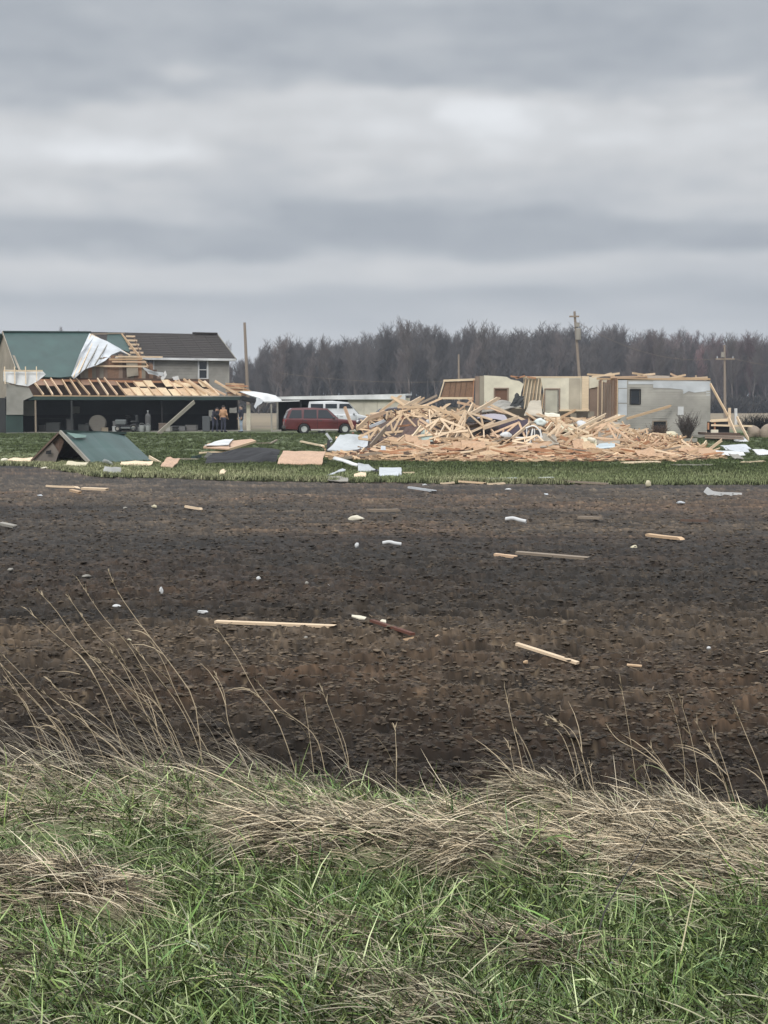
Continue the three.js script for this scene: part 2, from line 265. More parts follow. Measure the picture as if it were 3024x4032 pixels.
{
  const gr = new Ribbons(), st = new Ribbons();
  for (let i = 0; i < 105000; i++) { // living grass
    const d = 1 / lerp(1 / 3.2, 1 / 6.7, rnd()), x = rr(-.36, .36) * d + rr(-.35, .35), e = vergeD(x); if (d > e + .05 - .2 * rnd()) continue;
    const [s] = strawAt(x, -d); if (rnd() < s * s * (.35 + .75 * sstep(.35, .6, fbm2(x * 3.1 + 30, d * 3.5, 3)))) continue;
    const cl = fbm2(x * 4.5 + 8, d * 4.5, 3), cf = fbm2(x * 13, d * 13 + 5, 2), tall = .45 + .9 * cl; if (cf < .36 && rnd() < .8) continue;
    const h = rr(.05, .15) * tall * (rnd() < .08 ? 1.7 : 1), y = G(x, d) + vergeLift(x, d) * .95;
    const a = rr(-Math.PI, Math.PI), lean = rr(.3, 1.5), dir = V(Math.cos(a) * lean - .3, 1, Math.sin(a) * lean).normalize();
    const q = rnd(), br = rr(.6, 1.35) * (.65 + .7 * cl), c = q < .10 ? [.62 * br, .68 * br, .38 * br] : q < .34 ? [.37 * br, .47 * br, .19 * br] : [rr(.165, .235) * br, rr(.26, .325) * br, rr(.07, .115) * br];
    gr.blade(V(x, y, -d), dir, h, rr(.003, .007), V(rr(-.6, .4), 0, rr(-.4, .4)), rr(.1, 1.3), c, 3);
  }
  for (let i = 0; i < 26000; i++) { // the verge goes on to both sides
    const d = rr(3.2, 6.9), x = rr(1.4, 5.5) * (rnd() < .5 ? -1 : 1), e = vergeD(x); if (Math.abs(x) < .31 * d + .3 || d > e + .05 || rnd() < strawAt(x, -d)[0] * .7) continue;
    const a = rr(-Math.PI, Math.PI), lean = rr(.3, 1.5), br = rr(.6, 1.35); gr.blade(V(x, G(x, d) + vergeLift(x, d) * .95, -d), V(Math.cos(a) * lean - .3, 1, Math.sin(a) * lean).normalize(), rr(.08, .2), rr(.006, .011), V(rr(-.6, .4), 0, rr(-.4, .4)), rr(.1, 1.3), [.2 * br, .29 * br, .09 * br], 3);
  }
  for (const q of swaths) { // flattened dry grass, blown over one way
    const seg = []; let tot = 0; for (let i = 0; i + 1 < q.pts.length; i++) { const l = q.pts[i].distanceTo(q.pts[i + 1]); seg.push(l); tot += l; }
    for (let i = 0; i < q.n * (q.t > .09 ? 1.9 : 1.0); i++) {
      let t = rnd() * tot, k = 0; while (t > seg[k]) t -= seg[k++]; const a = q.pts[k], b = q.pts[k + 1], u = V().subVectors(b, a).setY(0).normalize(), v = V(u.z, 0, -u.x);
      const off = (rnd() + rnd() + rnd() - 1.5) / .95 * q.w, p = V().lerpVectors(a, b, t / seg[k]).addScaledVector(v, off); if (-p.z > vergeD(p.x) + .1) continue;
      const lump = .35 + 1.3 * fbm2(p.x * 9 + 3, p.z * 10, 3), lay = rnd();
      p.y = G(p.x, -p.z) + vergeLift(p.x, -p.z) + lay ** 2 * q.t * .45 * lump - .004;
      const sw = (fbm2(p.x * 2.6 + 20, p.z * 2.6, 2) - .5) * 3.4 + (rnd() < .4 ? rr(-1.8, 1.8) : rr(-.5, .5)), dir = u.clone().multiplyScalar(rnd() < .8 ? -1 : 1).addScaledVector(v, sw * .8); dir.y = rr(-.1, .38) + (rnd() < .10 ? .6 : 0); dir.normalize();
      const br = q.k * rr(.5, 1.25) * lerp(.7, 1.05, lay) * (.55 + .6 * lump), red = rnd(), c = [.76 * br, lerp(.675, .615, red) * br, lerp(.505, .425, red) * br];
      st.blade(p, dir, rr(.05, .24) * (rnd() < .07 ? 1.7 : 1), rr(.0013, .0032), V(rr(-.6, .6), rr(-.1, .1), rr(-.6, .6)), rr(.25, .9), c, 4);
    }
  }
  for (let i = 0; i < 7500; i++) { // single dry blades among the green
    const d = 1 / lerp(1 / 3.2, 1 / 6.7, rnd()), x = rr(-.36, .36) * d + rr(-.35, .35), e = vergeD(x); if (d > e + .1) continue; if (fbm2(x * 2.2 + 1, d * 2.2 + 6, 3) < rr(.36, .56)) continue;
    const a = rr(-1.4, 1.4), br = rr(.45, 1.05), dir = V(rnd() < .75 ? -1 : 1, rr(-.05, .8), a).normalize();
    st.blade(V(x, G(x, d) + vergeLift(x, d) + rr(.01, .09), -d), dir, rr(.05, .22), rr(.0016, .0036), V(rr(-.5, .5), 0, rr(-.5, .5)), rr(.2, 1), [.66 * br, .62 * br, .42 * br], 4);
  }
  for (let i = 0; i < 2300; i++) { // a fringe of dead grass standing over the field edge, thicker on the left
    const x = rr(-2.8, 2.8); if (rnd() > lerp(1, .20, sstep(-.7, .3, x))) continue; const e = vergeD(x), d = e + rr(-.5, .2);
    const br = rr(.35, .95), dir = V(rr(-1.5, -.25), 1, rr(-.4, .4)).normalize();
    st.blade(V(x, G(x, d) + vergeLift(x, Math.min(d, e)), -d), dir, rr(.10, .36) * lerp(1.25, .75, sstep(-.8, .3, x)), rr(.0014, .003), V(rr(-.7, .1), 0, rr(-.2, .2)), rr(.1, .9), [.66 * br, .57 * br, .43 * br], 5);
  }
  const a = setting('green_grass', gr.build(), bladeMat, 'stuff'); tag(a, 'short fresh green grass growing along the near verge', 'grass');
  const b = setting('dry_grass', st.build(), bladeMat, 'stuff'); tag(b, 'flattened tan dead grass lying in swaths across the verge', 'dry grass');
}
{ // low tufts over the lawn
  const r = new Ribbons(); for (let i = 0; i < 26; i++) { const a = rr(0, 6.28), q = rr(0, .16); r.blade(V(Math.cos(a) * q, 0, Math.sin(a) * q), V(rr(-.6, .6), 1, rr(-.6, .6)).normalize(), rr(.05, .13), .012, V(0, 0, 0), rr(0, .8), [.9, .9, .9], 2); }
  const N = 42000, im = new THREE.InstancedMesh(r.build(), tuftMat, N), m = new THREE.Matrix4(), c = new THREE.Color(); let k = 0;
  while (k < N) {
    let d = 36 + 58 * rnd() ** 2, x = rr(-.34, .34) * d, e = edgeD(x); if (k < 4500) { x = rr(-17, 14); e = edgeD(x); d = e + rr(-.35, .4) + .25 * (noise2(x * 3, 5) - .5); } else if (d < e - .1) continue;
    const n = fbm2(x * .5, d * .35, 4), front = 1 - sstep(e + 2, e + 11, d), pale = front * sstep(.4, .7, n + .25 * sstep(0, -9, x)) * rnd(), br = rr(.6, 1.3);
    m.makeRotationY(rr(0, 6.28)).scale(V(1, rr(.5, 1.1) * (d < e + .5 ? 1.4 : 1), 1)).setPosition(x, G(x, d) + .01, -d); im.setMatrixAt(k, m);
    c.setRGB(lerp(lerp(.12, .30, front), .55, pale) * br, lerp(lerp(.155, .34, front), .53, pale) * br, lerp(lerp(.058, .165, front), .32, pale) * br); im.setColorAt(k, c); k++;
  }
  im.name = 'lawn_grass'; im.userData = { kind: 'stuff', label: 'short green lawn grass round the wrecked buildings', category: 'grass' }; im.castShadow = im.receiveShadow = true; scene.add(im);
}
{ // loose clods and straw bits on the field
  const g = new THREE.IcosahedronGeometry(1, 1), p = g.attributes.position; for (let i = 0; i < p.count; i++) { const v = V().fromBufferAttribute(p, i), s = .65 + .7 * noise3(v.x * 1.7 + 4, v.y * 1.7, v.z * 1.7); p.setXYZ(i, v.x * s, v.y * s * .6, v.z * s); } g.computeVertexNormals();
  const N = 60000, im = new THREE.InstancedMesh(g, std(1, 1, 1, { roughness: 1 }), N), m = new THREE.Matrix4(), c = new THREE.Color();
  for (let k = 0; k < N; k++) { const d = 1 / lerp(1 / 5.9, 1 / 34, rnd() ** .8), x = rr(-.36, .36) * d, s = rr(.0045, .016) * (rnd() < .05 ? 1.7 : 1) * lerp(.8, 1.35, sstep(9, 25, d)), mo = soilMoist(x, d), b = lerp(1.25, .5, mo) * (rnd() < .25 ? rr(1.3, 2.3) : rr(.45, 1.4)); m.makeRotationY(rr(0, 6)).scale(V(s * rr(1, 2.1), s * rr(.6, 1), s * 1.2)).setPosition(x, G(x, d) + clod(x, d) + s * .3, -d); im.setMatrixAt(k, m); c.setRGB(.056 * b, .0415 * b, .0275 * b); im.setColorAt(k, c); }
  im.name = 'soil_clods'; im.userData = { kind: 'stuff', label: 'loose crumbly clods of dark soil over the tilled field', category: 'soil clods' }; im.castShadow = im.receiveShadow = true; scene.add(im);
  const sg = new THREE.BoxGeometry(1, .05, .06), N2 = 15000, i2 = new THREE.InstancedMesh(sg, std(1, 1, 1), N2);
  for (let k = 0; k < N2; k++) { const d = 1 / lerp(1 / 6, 1 / 36, rnd() ** .85), x = rr(-.36, .36) * d, s = rr(.02, .08), b = rr(.2, .7) * (1 - .6 * soilMoist(x, d)); m.makeRotationFromEuler(new THREE.Euler(0, rr(0, 6), rr(-.25, .25))).scale(V(s, s, s * rr(.6, 1.6))).setPosition(x, G(x, d) + clod(x, d) + .008, -d); i2.setMatrixAt(k, m); c.setRGB(.27 * b, .195 * b, .125 * b); i2.setColorAt(k, c); }
  i2.name = 'straw_litter'; i2.userData = { kind: 'stuff', label: 'short bits of old straw and stalk scattered on the soil', category: 'straw' }; i2.castShadow = i2.receiveShadow = true; scene.add(i2);
}
// ---------------------------------------------------------------- wrecked shed with the green roof
{
  const O = onG(at(25, 1705, 95).x, 95), o = thing('wrecked_shed', 'long open-fronted shed with green metal roof half torn off and bare rafters', 'shed', O, .45);
  const L = (px, py, w) => onPlane(o, px, py, w), uv = (px, py, w) => { const p = L(px, py, w); return [p.x, p.y]; };
  const poly = (pts, w, t = .06) => slab(pts.map(([a, b, c]) => L(a, b, c ?? w)), t);
  const uR = L(1000, 1700, 0).x, ev = 2.40, topV = 3.55, topW = 2.8, mW0 = 3, mW1 = 8, u0 = L(35, 1400, 5).x, uM = L(500, 1350, 6).x;
  // ground slab and dim inside
  mesh('floor_slab', box(0, uR, -.25, .05, -8, .1), M.concrete, o);
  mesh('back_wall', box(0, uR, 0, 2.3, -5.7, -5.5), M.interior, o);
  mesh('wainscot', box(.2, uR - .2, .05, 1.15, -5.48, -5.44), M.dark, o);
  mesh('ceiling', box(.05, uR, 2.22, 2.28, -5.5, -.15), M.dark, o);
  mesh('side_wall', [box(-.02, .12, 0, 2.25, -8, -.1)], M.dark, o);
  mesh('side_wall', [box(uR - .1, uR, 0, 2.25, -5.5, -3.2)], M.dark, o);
  // gable end of the tall part
  const gz = 2.3; mesh('gable_wall', slab([V(u0 + .28, gz, -mW0), V(u0 + .28, 3.95, -mW0), V(u0 + .28, 6.75, -mW1), V(u0 + .28, 3.95, -mW1 - 5), V(u0 + .28, gz, -mW1 - 5)].reverse(), .15, V(-1, 0, 0)), M.tan, o);
  mesh('rear_wall', box(u0 + .4, uM + 1.2, 2.3, 3.9, -13, -12.85), M.tan, o);
  mesh('front_wall', poly([[25, 1512], [112, 1526], [130, 1560], [90, 1577], [90, 1633], [25, 1633]], .02, .14), M.siding, o);
  mesh('front_wainscot', box(0, L(90, 1650, 0).x, .02, L(60, 1633, 0).y - .004, -.16, .03), M.greenDark, o);
  const fasc = u => ev - .13 + .02 * Math.sin(u * 2.2);
  mesh('fascia', box(L(112, 1560, 0).x, uR - 1, ev - .24, ev - .02, -.05, .02), M.greenDark, o);
  for (let u = 7.9; u < uR - 1.3; u += 2.05) mesh('eave_trim', box(u, Math.min(u + 2.03, uR - 1), ev - .025 + rr(-.02, .01), ev + .055, -.07, .045), rnd() < .5 ? M.concrete : M.lumber[1], o);
  mesh('post', box(L(137, 1600, 0).x, L(137, 1600, 0).x + .1, 0, ev - .24, -.12, -.02), M.greywood, o);
  mesh('post', box(L(280, 1600, 0).x, L(280, 1600, 0).x + .1, 0, ev - .24, -.12, -.02), M.interior, o);
  mesh('post', box(L(636, 1600, .4).x, L(636, 1600, .4).x + .1, 0, ev - .24, -.5, -.4), M.dark, o);
  mesh('post', box(L(972, 1600, 0).x, L(986, 1600, 0).x, 0.02, L(978, 1594, 0).y, -.12, -.0), M.cream, o);
  mesh('wall_panel', box(L(93, 1600, 3).x, L(142, 1600, 3).x, 1.1, 2.1, -3.1, -3), M.siding, o);
  // attic void and rear wall under the rafters
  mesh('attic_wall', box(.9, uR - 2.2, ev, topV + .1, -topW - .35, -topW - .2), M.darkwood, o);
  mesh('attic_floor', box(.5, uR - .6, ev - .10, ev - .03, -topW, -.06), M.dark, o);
  mesh('top_plate', beam(V(1.2, ev + .02, -.09), V(uR - 1, ev + .02, -.09), .06, .1), M.lumber[1], o);
  mesh('ridge_board', beam(V(1.5, topV - .06, -topW), V(uR - 3, topV - .16, -topW), .14, .05), M.redwood, o);
  const rafters = []; for (let px = 172; px < 880; px += 36.4) { const b = L(px, 1562, .02), k = (px - 172) / 36.4 | 0; rafters.push(b.x);
    const j = rr(-.12, .12), hi = topV + rr(-.14, .12), tw = topW + rr(-.15, .3); if (k === 13 || k === 17) continue;
    mesh('rafter', beam(V(b.x, ev + .07, -.02), V(b.x - .05 + j, hi, -tw), .15, .07), M.lumber[(k * 7 + (k > 9)) % 5], o); }
  for (let i = 0; i + 1 < rafters.length; i++) { // sheathing left between the rafters, more of it to the right
    const a = rafters[i] + .05, b = rafters[i + 1] - .05, y = t => [lerp(ev + .0, topV - .05, t), -topW * t];
    const piece = (t0, t1, m) => { const [ya, za] = y(t0), [yb, zb] = y(t1); mesh('sheathing', slab([V(a, ya, za), V(b, ya + rr(-.02, .02), za), V(b, yb + rr(-.04, .04), zb), V(a, yb + rr(-.04, .04), zb)], .015), m, o); };
    if (i >= 9) { piece(.03, rr(.42, .55), i % 3 ? M.osbPale : M.osb); if (rnd() < .8) piece(.62, rr(.8, 1.05), rnd() < .15 ? M.redwood : M.osbPale); }
    else if (rnd() < .75) piece(rr(.55, .7), 1, rnd() < .35 ? M.redwood : M.osbBrown);
  }
  for (let k = 0; k < 9; k++) { const u = L(lerp(760, 985, k / 8), 1500, 1).x; mesh('broken_rafter', beam(V(u + rr(0, .4), ev + rr(.05, .2), -rr(.1, .5)), V(u - rr(.3, 1.2), topV - rr(-.1, .35), -rr(1, 2.6)), .14, .06), M.lumber[k % 5], o); }
  for (let k = 0; k < 7; k++) { const u = L(900, 1530, 1).x; mesh('loose_board', beam(V(u + rr(-.3, .1), ev + .12 + k * .13, -1.2 + rr(-.3, .3)), V(u + rr(1.1, 1.6), ev + .1 + k * .12 + rr(-.05, .05), -.9 + rr(-.3, .3)), .1, .09), k % 2 ? M.redwood : M.lumber[3], o); }
  { const a = L(950, 1560, 0), b = L(1012, 1575, -.3); mesh('eave_end', slab([a, b, V(b.x - .1, b.y - .25, b.z), V(a.x, a.y - .3, a.z)], .5), M.dark, o); }
  // green roof of the tall part
  const roof = (name, pts, mat, t = .07) => mesh(name, slab(pts.map(([a, b]) => { const w = curve([[1300, mW1], [1490, mW0 - .3]], b); const lin = lerp(mW1, mW0 - .4, (b - 1307) / 180); return L(a, b, lin); }).reverse(), t, V(0, .85, .5)), mat, o);
  const groof = (pts, t = .07) => { const p3 = pts.map(([a, b]) => L(a, b, lerp(mW1, mW0 - .4, (b - 1307) / 180))); return slab(p3.slice().reverse(), t); };
  mesh('metal_roof', groof([[12, 1307], [357, 1310], [330, 1360], [287, 1481], [240, 1486], [180, 1484], [64, 1452]]), M.green, o);
  mesh('metal_roof', groof([[424, 1309], [481, 1311], [512, 1383], [505, 1385], [450, 1366], [420, 1345]]), M.green, o);
  { const a = L(12, 1307, mW1), b = L(357, 1309, mW1); mesh('ridge_cap', beam(V(a.x, a.y + .03, a.z), V(b.x, b.y + .03, b.z), .09, .3), M.greenDark, o); }
  mesh('rear_roof', slab([V(u0, 6.78, -mW1 - .05), V(uM - 2.6, 6.78, -mW1 - .05), V(uM - 2.6, 3.8, -mW1 - 5.3), V(u0, 3.8, -mW1 - 5.3)], .07), M.green, o);
  { const a = L(10, 1307, mW1), b = L(62, 1452, mW0 - .3); mesh('rake_trim', beam(V(a.x - .02, a.y, a.z), V(b.x - .02, b.y, b.z), .16, .05), M.tan, o); }
  // purlins left bare on the right of it
  for (let k = 0; k < 6; k++) { const y = 1324 + k * 16, a = L(496 + k * 4, y, lerp(7.5, 4.9, k / 5)), b = L(532 + k * 8, y + 1, lerp(7.5, 4.9, k / 5)); mesh('purlin', beam(a, b, .13, .06), M.lumber[2], o); }
  { const a = L(480, 1311, 7.6), b = L(585, 1440, 3.2); mesh('roof_truss', beam(V(a.x, a.y - .1, a.z - .1), V(b.x, b.y - .1, b.z - .1), .18, .06), M.lumber[3], o);
    const c = L(528, 1318, 7.6), d = L(560, 1405, 4.6); mesh('roof_truss', beam(V(c.x, c.y - .1, c.z - .15), V(d.x, d.y - .1, d.z - .15), .18, .06), M.darkwood, o);
    mesh('roof_truss', beam(L(360, 1315, 7.7), L(490, 1312, 7.7), .1, .06), M.greywood, o); }
  for (const [a, b, c, d, m] of [[455, 1404, 640, 1406, 2], [440, 1424, 575, 1425, 4], [365, 1441, 582, 1443, 2], [430, 1415, 560, 1414, 3]]) mesh('cross_board', beam(L(a, b, 3.4), L(c, d, 3.4), .11, .05), M.lumber[m], o);
  // brown plank wall under the torn roof
  for (let px = 318; px < 630; px += 15) { const t = 1 - Math.abs(px - 450) / 260, top = 1400 + 60 * Math.max(0, (400 - px) / 90) + 75 * Math.max(0, (px - 545) / 80) + rr(-6, 12); const a = L(px, 1508, 3.6), b = L(px + 14.4, top, 3.6);
    mesh('plank', box(a.x, b.x, a.y - .2, Math.max(b.y, a.y + .1), -3.66 - rr(0, .05), -3.6), [M.brownwall, M.darkwood, M.osbBrown, M.tan, M.redwood, M.greywood][Math.floor(rnd() * 6)], o); }
  mesh('inner_wall', box(L(300, 1500, 5).x, L(600, 1500, 5).x, 3, 4.8, -5.1, -5), M.darkwood, o);
  mesh('wall_panel', poly([[495, 1400], [540, 1412], [545, 1478], [500, 1484]], 3.45, .03), M.tan, o);
  // torn ceiling panels showing their white underside
  const ceil = poly([[352, 1314, 7.6], [372, 1326, 7], [423, 1346, 6], [470, 1372, 5.2], [519, 1404, 4.4], [474, 1384, 4.4], [440, 1398, 3.9], [414, 1422, 3.3], [380, 1440, 2.9], [335, 1455, 2.6], [291, 1493, 2.2], [281, 1482, 2.3], [312, 1400, 4.2]], 4, .04);
  const cp = mesh('torn_ceiling', ceil, M.wrap, o);
  for (const [a, b, c, d] of [[357, 1318, 288, 1486], [374, 1330, 309, 1470], [397, 1342, 336, 1452], [425, 1352, 372, 1438]]) mesh('batten', beam(L(a, b, lerp(7.4, 6, (a - 357) / 70)).add(V(0, .02, .1)), L(c, d, 2.2).add(V(0, .02, .1)), .1, .05), a < 380 ? M.palewood : M.concrete, cp);
  for (const [a, b, c, d] of [[361, 1318, 517, 1402]]) mesh('batten', beam(L(a, b, 7.3), L(c, d, 4.2), .1, .06), M.palewood, cp);
  const lp = mesh('torn_ceiling', poly([[14, 1457, .3], [165, 1459, .3], [180, 1475, .2], [150, 1500, -.1], [110, 1522, -.2], [66, 1516, -.2], [14, 1502, -.1]], 0, .04), M.white, o);
  for (const px of [18, 57, 100, 143]) mesh('batten', beam(L(px, 1444, -.02), L(px + 2, px > 130 ? 1500 : 1512, -.32), .10, .05), M.palewood, lp);
  mesh('batten', beam(L(14, 1460, -.05), L(168, 1460, -.05), .1, .05), M.palewood, lp);
  for (const [a, b, c, d] of [[560, 1445, 620, 1472], [632, 1490, 650, 1464], [676, 1485, 700, 1484], [575, 1460, 640, 1470]]) mesh('torn_insulation', slab([L(a, b, 2.9), L(c, d - 4, 2.9), L(c + 6, d + 12, 2.9), L(a + 8, b + 12, 2.9)], .08), a > 620 ? M.white : M.wrap, o);
}
{ // grey plank leaning on the shed front
  const a = gp(622, 1712), b = at(765, 1582, a.z * -1 + 3.0); const t = thing('leaning_plank', 'long weathered grey plank leaning against the eave of the open shed', 'plank', a);
  mesh('board', beam(V(0, .05, 0), b.sub(a), .24, .05), std(.32, .30, .26, { map: grain }), t);
}
// ---------------------------------------------------------------- clutter in the shed
const inShed = (px, py, d) => { const p = at(px, py, d); p.y = G(p.x, d) + .05; return p; };
{
  const w = thing('cable_spool', 'round pale spool standing on edge inside the dark shed', 'spool', inShed(385, 1650, 98.6)), m = std(.13, .125, .115, { map: grain });
  const disc = z => { const g = new THREE.CylinderGeometry(.55, .55, .05, 28); g.rotateX(Math.PI / 2); g.translate(0, .55, z); return g; };
  mesh('flange', disc(.22), m, w); mesh('flange', disc(-.22), m, w); const c = new THREE.CylinderGeometry(.28, .28, .4, 20); c.rotateX(Math.PI / 2); c.translate(0, .55, 0); mesh('drum', c, M.interior, w);
}
{
  const p = inShed(503, 1690, 98.2), w = thing('riding_mower', 'dim grey riding mower parked in the middle of the shed', 'mower', p), m = std(.10, .11, .11), tyre = (x, z, r) => { const g = new THREE.TorusGeometry(r * .68, r * .32, 8, 18); g.translate(x, r, z); return g; };
  mesh('hood', new RoundedBoxGeometry(.75, .36, .5, 3, .1).translate(-.45, .62, 0), m, w); mesh('deck', new RoundedBoxGeometry(1.0, .14, .95, 2, .05).translate(.1, .25, 0), m, w); mesh('frame', box(-.8, .65, .36, .44, -.22, .22), M.dark, w);
  mesh('seat', [new RoundedBoxGeometry(.42, .12, .46, 3, .05).translate(.42, .66, 0), new RoundedBoxGeometry(.12, .46, .44, 3, .05).translate(.62, .86, 0)], M.interior, w);
  const s = new THREE.TorusGeometry(.18, .02, 6, 18); s.rotateX(1.1); s.translate(.02, .98, 0); mesh('steering_wheel', [s, rod(V(-.1, .7, 0), V(.02, .98, 0), .02)], M.dark, w);
  for (const [x, z, r] of [[-.62, .36, .2], [-.62, -.36, .2], [.45, .4, .27], [.45, -.4, .27]]) { const q = mesh('wheel', tyre(x, z, r), M.rubber, w), g = new THREE.CylinderGeometry(r * .5, r * .5, .1, 14); g.rotateX(Math.PI / 2); g.translate(x, r, z); mesh('rim', g, M.concrete, q); }
}
function bucket(px, py, d, r, h, label, mat) {
  const w = thing('bucket', label, 'bucket', inShed(px, py, d)); const g = new THREE.LatheGeometry([[0, .01], [r * .85, .01], [r, h], [r * 1.05, h], [r * 1.05, h - .03], [r * .98, h - .03], [r * .8, .03], [0, .03]].map(q => new THREE.Vector2(...q)), 18); mesh('shell', g, mat, w);
  const t = new THREE.TorusGeometry(r * 1.02, .008, 5, 16, Math.PI); t.rotateX(.5); t.translate(0, h - .05, r * .4); mesh('handle', t, M.metal, w);
}
bucket(560, 1690, 97.6, .2, .44, 'pale bucket left of its twin on the shed floor', std(.30, .31, .31)); bucket(583, 1690, 97.4, .17, .42, 'pale bucket nearest the middle, right of its twin in the shed', std(.27, .28, .28));
{
  const w = thing('gas_cylinder', 'tall grey rounded cylinder standing behind the buckets in the shed', 'cylinder', inShed(583, 1690, 99.2)); const g = new THREE.LatheGeometry([[0, 0], [.19, 0], [.19, 1.0], [.15, 1.14], [.06, 1.2], [.06, 1.28], [0, 1.28]].map(q => new THREE.Vector2(...q)), 18); mesh('tank', g, std(.085, .085, .085), w); mesh('valve', [rod(V(0, 1.28, 0), V(0, 1.38, 0), .03), rod(V(-.07, 1.37, 0), V(.07, 1.37, 0), .02)], M.metal, w);
}
function junk(px, py, d, sx, sy, sz, turn, label, category, mat, name) { // a lidded carton or chest
  const w = thing(name, label, category, inShed(px, py, d), turn); mesh('body', new RoundedBoxGeometry(sx, sy, sz, 2, .03).translate(0, sy / 2, 0), mat, w); mesh('lid', new RoundedBoxGeometry(sx * 1.05, sy * .14, sz * 1.06, 2, .02).translate(0, sy * 1.05, 0), mat, w);
}
junk(455, 1690, 98, .42, .32, .4, .3, 'white box with lid lying low beside the parked mower', 'box', std(.33, .34, .34), 'storage_box'); junk(462, 1690, 98.9, .5, .62, .4, -.2, 'grey upright box standing behind the white box in the shed', 'box', std(.11, .11, .11), 'storage_box');
junk(545, 1690, 98.4, .3, .28, .3, .1, 'small pale box just left of the two buckets', 'box', std(.25, .25, .25), 'storage_box'); junk(705, 1690, 100.5, .8, .3, .5, .2, 'low grey chest behind the leaning plank in the shed', 'chest', std(.12, .12, .12), 'storage_chest'); junk(755, 1690, 100.8, .75, .36, .5, -.15, 'low grey chest right of the leaning plank under the eave', 'chest', std(.11, .105, .10), 'storage_chest');
junk(210, 1690, 97.5, .9, .55, .6, .1, 'dark crate in the left bay of the shed', 'crate', M.interior, 'storage_crate'); junk(330, 1690, 98.2, .7, .42, .6, .2, 'dark crate left of the round spool in the shed', 'crate', M.interior, 'storage_crate');
junk(412, 1690, 97.6, .4, .25, .4, .4, 'dim tan carton right of the round spool in the shed', 'carton', std(.22, .18, .13), 'carton'); junk(640, 1690, 98.4, .5, .5, .45, .2, 'dark tan carton right of the buckets in the shed', 'carton', std(.13, .10, .08), 'carton'); junk(665, 1690, 98.0, .35, .3, .35, -.3, 'small pale carton before the dark tan one in the shed', 'carton', std(.26, .25, .23), 'carton'); junk(812, 1690, 99, .5, .9, .4, .1, 'tall dim cabinet left of the stooping person', 'cabinet', std(.07, .075, .08), 'cabinet'); junk(275, 1690, 98.5, .45, .75, .4, .3, 'dim upright box between the crates in the left bay', 'box', std(.06, .06, .06), 'storage_box'); junk(170, 1690, 98.4, .5, .4, .4, -.2, 'dim grey box left of the crate in the left bay', 'box', std(.08, .08, .075), 'storage_box');
for (const [px, d, r, n, l] of [[352, 99, .33, 3, 'stack of dark tyres left of the round spool'], [690, 99.4, .3, 2, 'low stack of dark tyres behind the leaning plank']]) { const w = thing('tyre_stack', l, 'tyres', inShed(px, 1690, d)); for (let k = 0; k < n; k++) { const g = new THREE.TorusGeometry(r * .72, r * .28, 8, 20); g.rotateX(Math.PI / 2); g.translate(rr(-.04, .04), .1 + k * .18, 0); mesh('tyre', g, M.rubber, w); } }
for (const [px, py, d, w, h, l] of [[300, 1600, 99.5, .5, .5, 'pale sheet hanging dimly in the middle of the shed'], [830, 1615, 99, .28, .7, 'pale cloth hanging left of the people under the eave'], [918, 1605, 99, .5, .35, 'grey cloth hanging right of the tan jacket']]) { const p = at(px, py, d), m = mesh('hanging_cloth', crumple([V(-w / 2, -h, 0), V(w / 2, -h * .9, .05), V(w / 2, 0, 0), V(-w / 2, 0, 0)], .02, .06, 5, px), M.hang ??= std(.16, .155, .14)); m.position.copy(p); tag(m, l, 'cloth'); }
{ // workbench along the back
  const w = thing('workbench', 'dark workbench along the back wall of the shed', 'workbench', inShed(200, 1690, 99.6), .45); mesh('top', box(-1.1, 1.5, .82, .9, -.3, .35), M.interior, w); for (const [x, z] of [[-1, -.25], [-1, .28], [1.4, -.25], [1.4, .28]]) mesh('leg', box(x - .05, x + .05, 0, .82, z - .05, z + .05), M.interior, w);
}
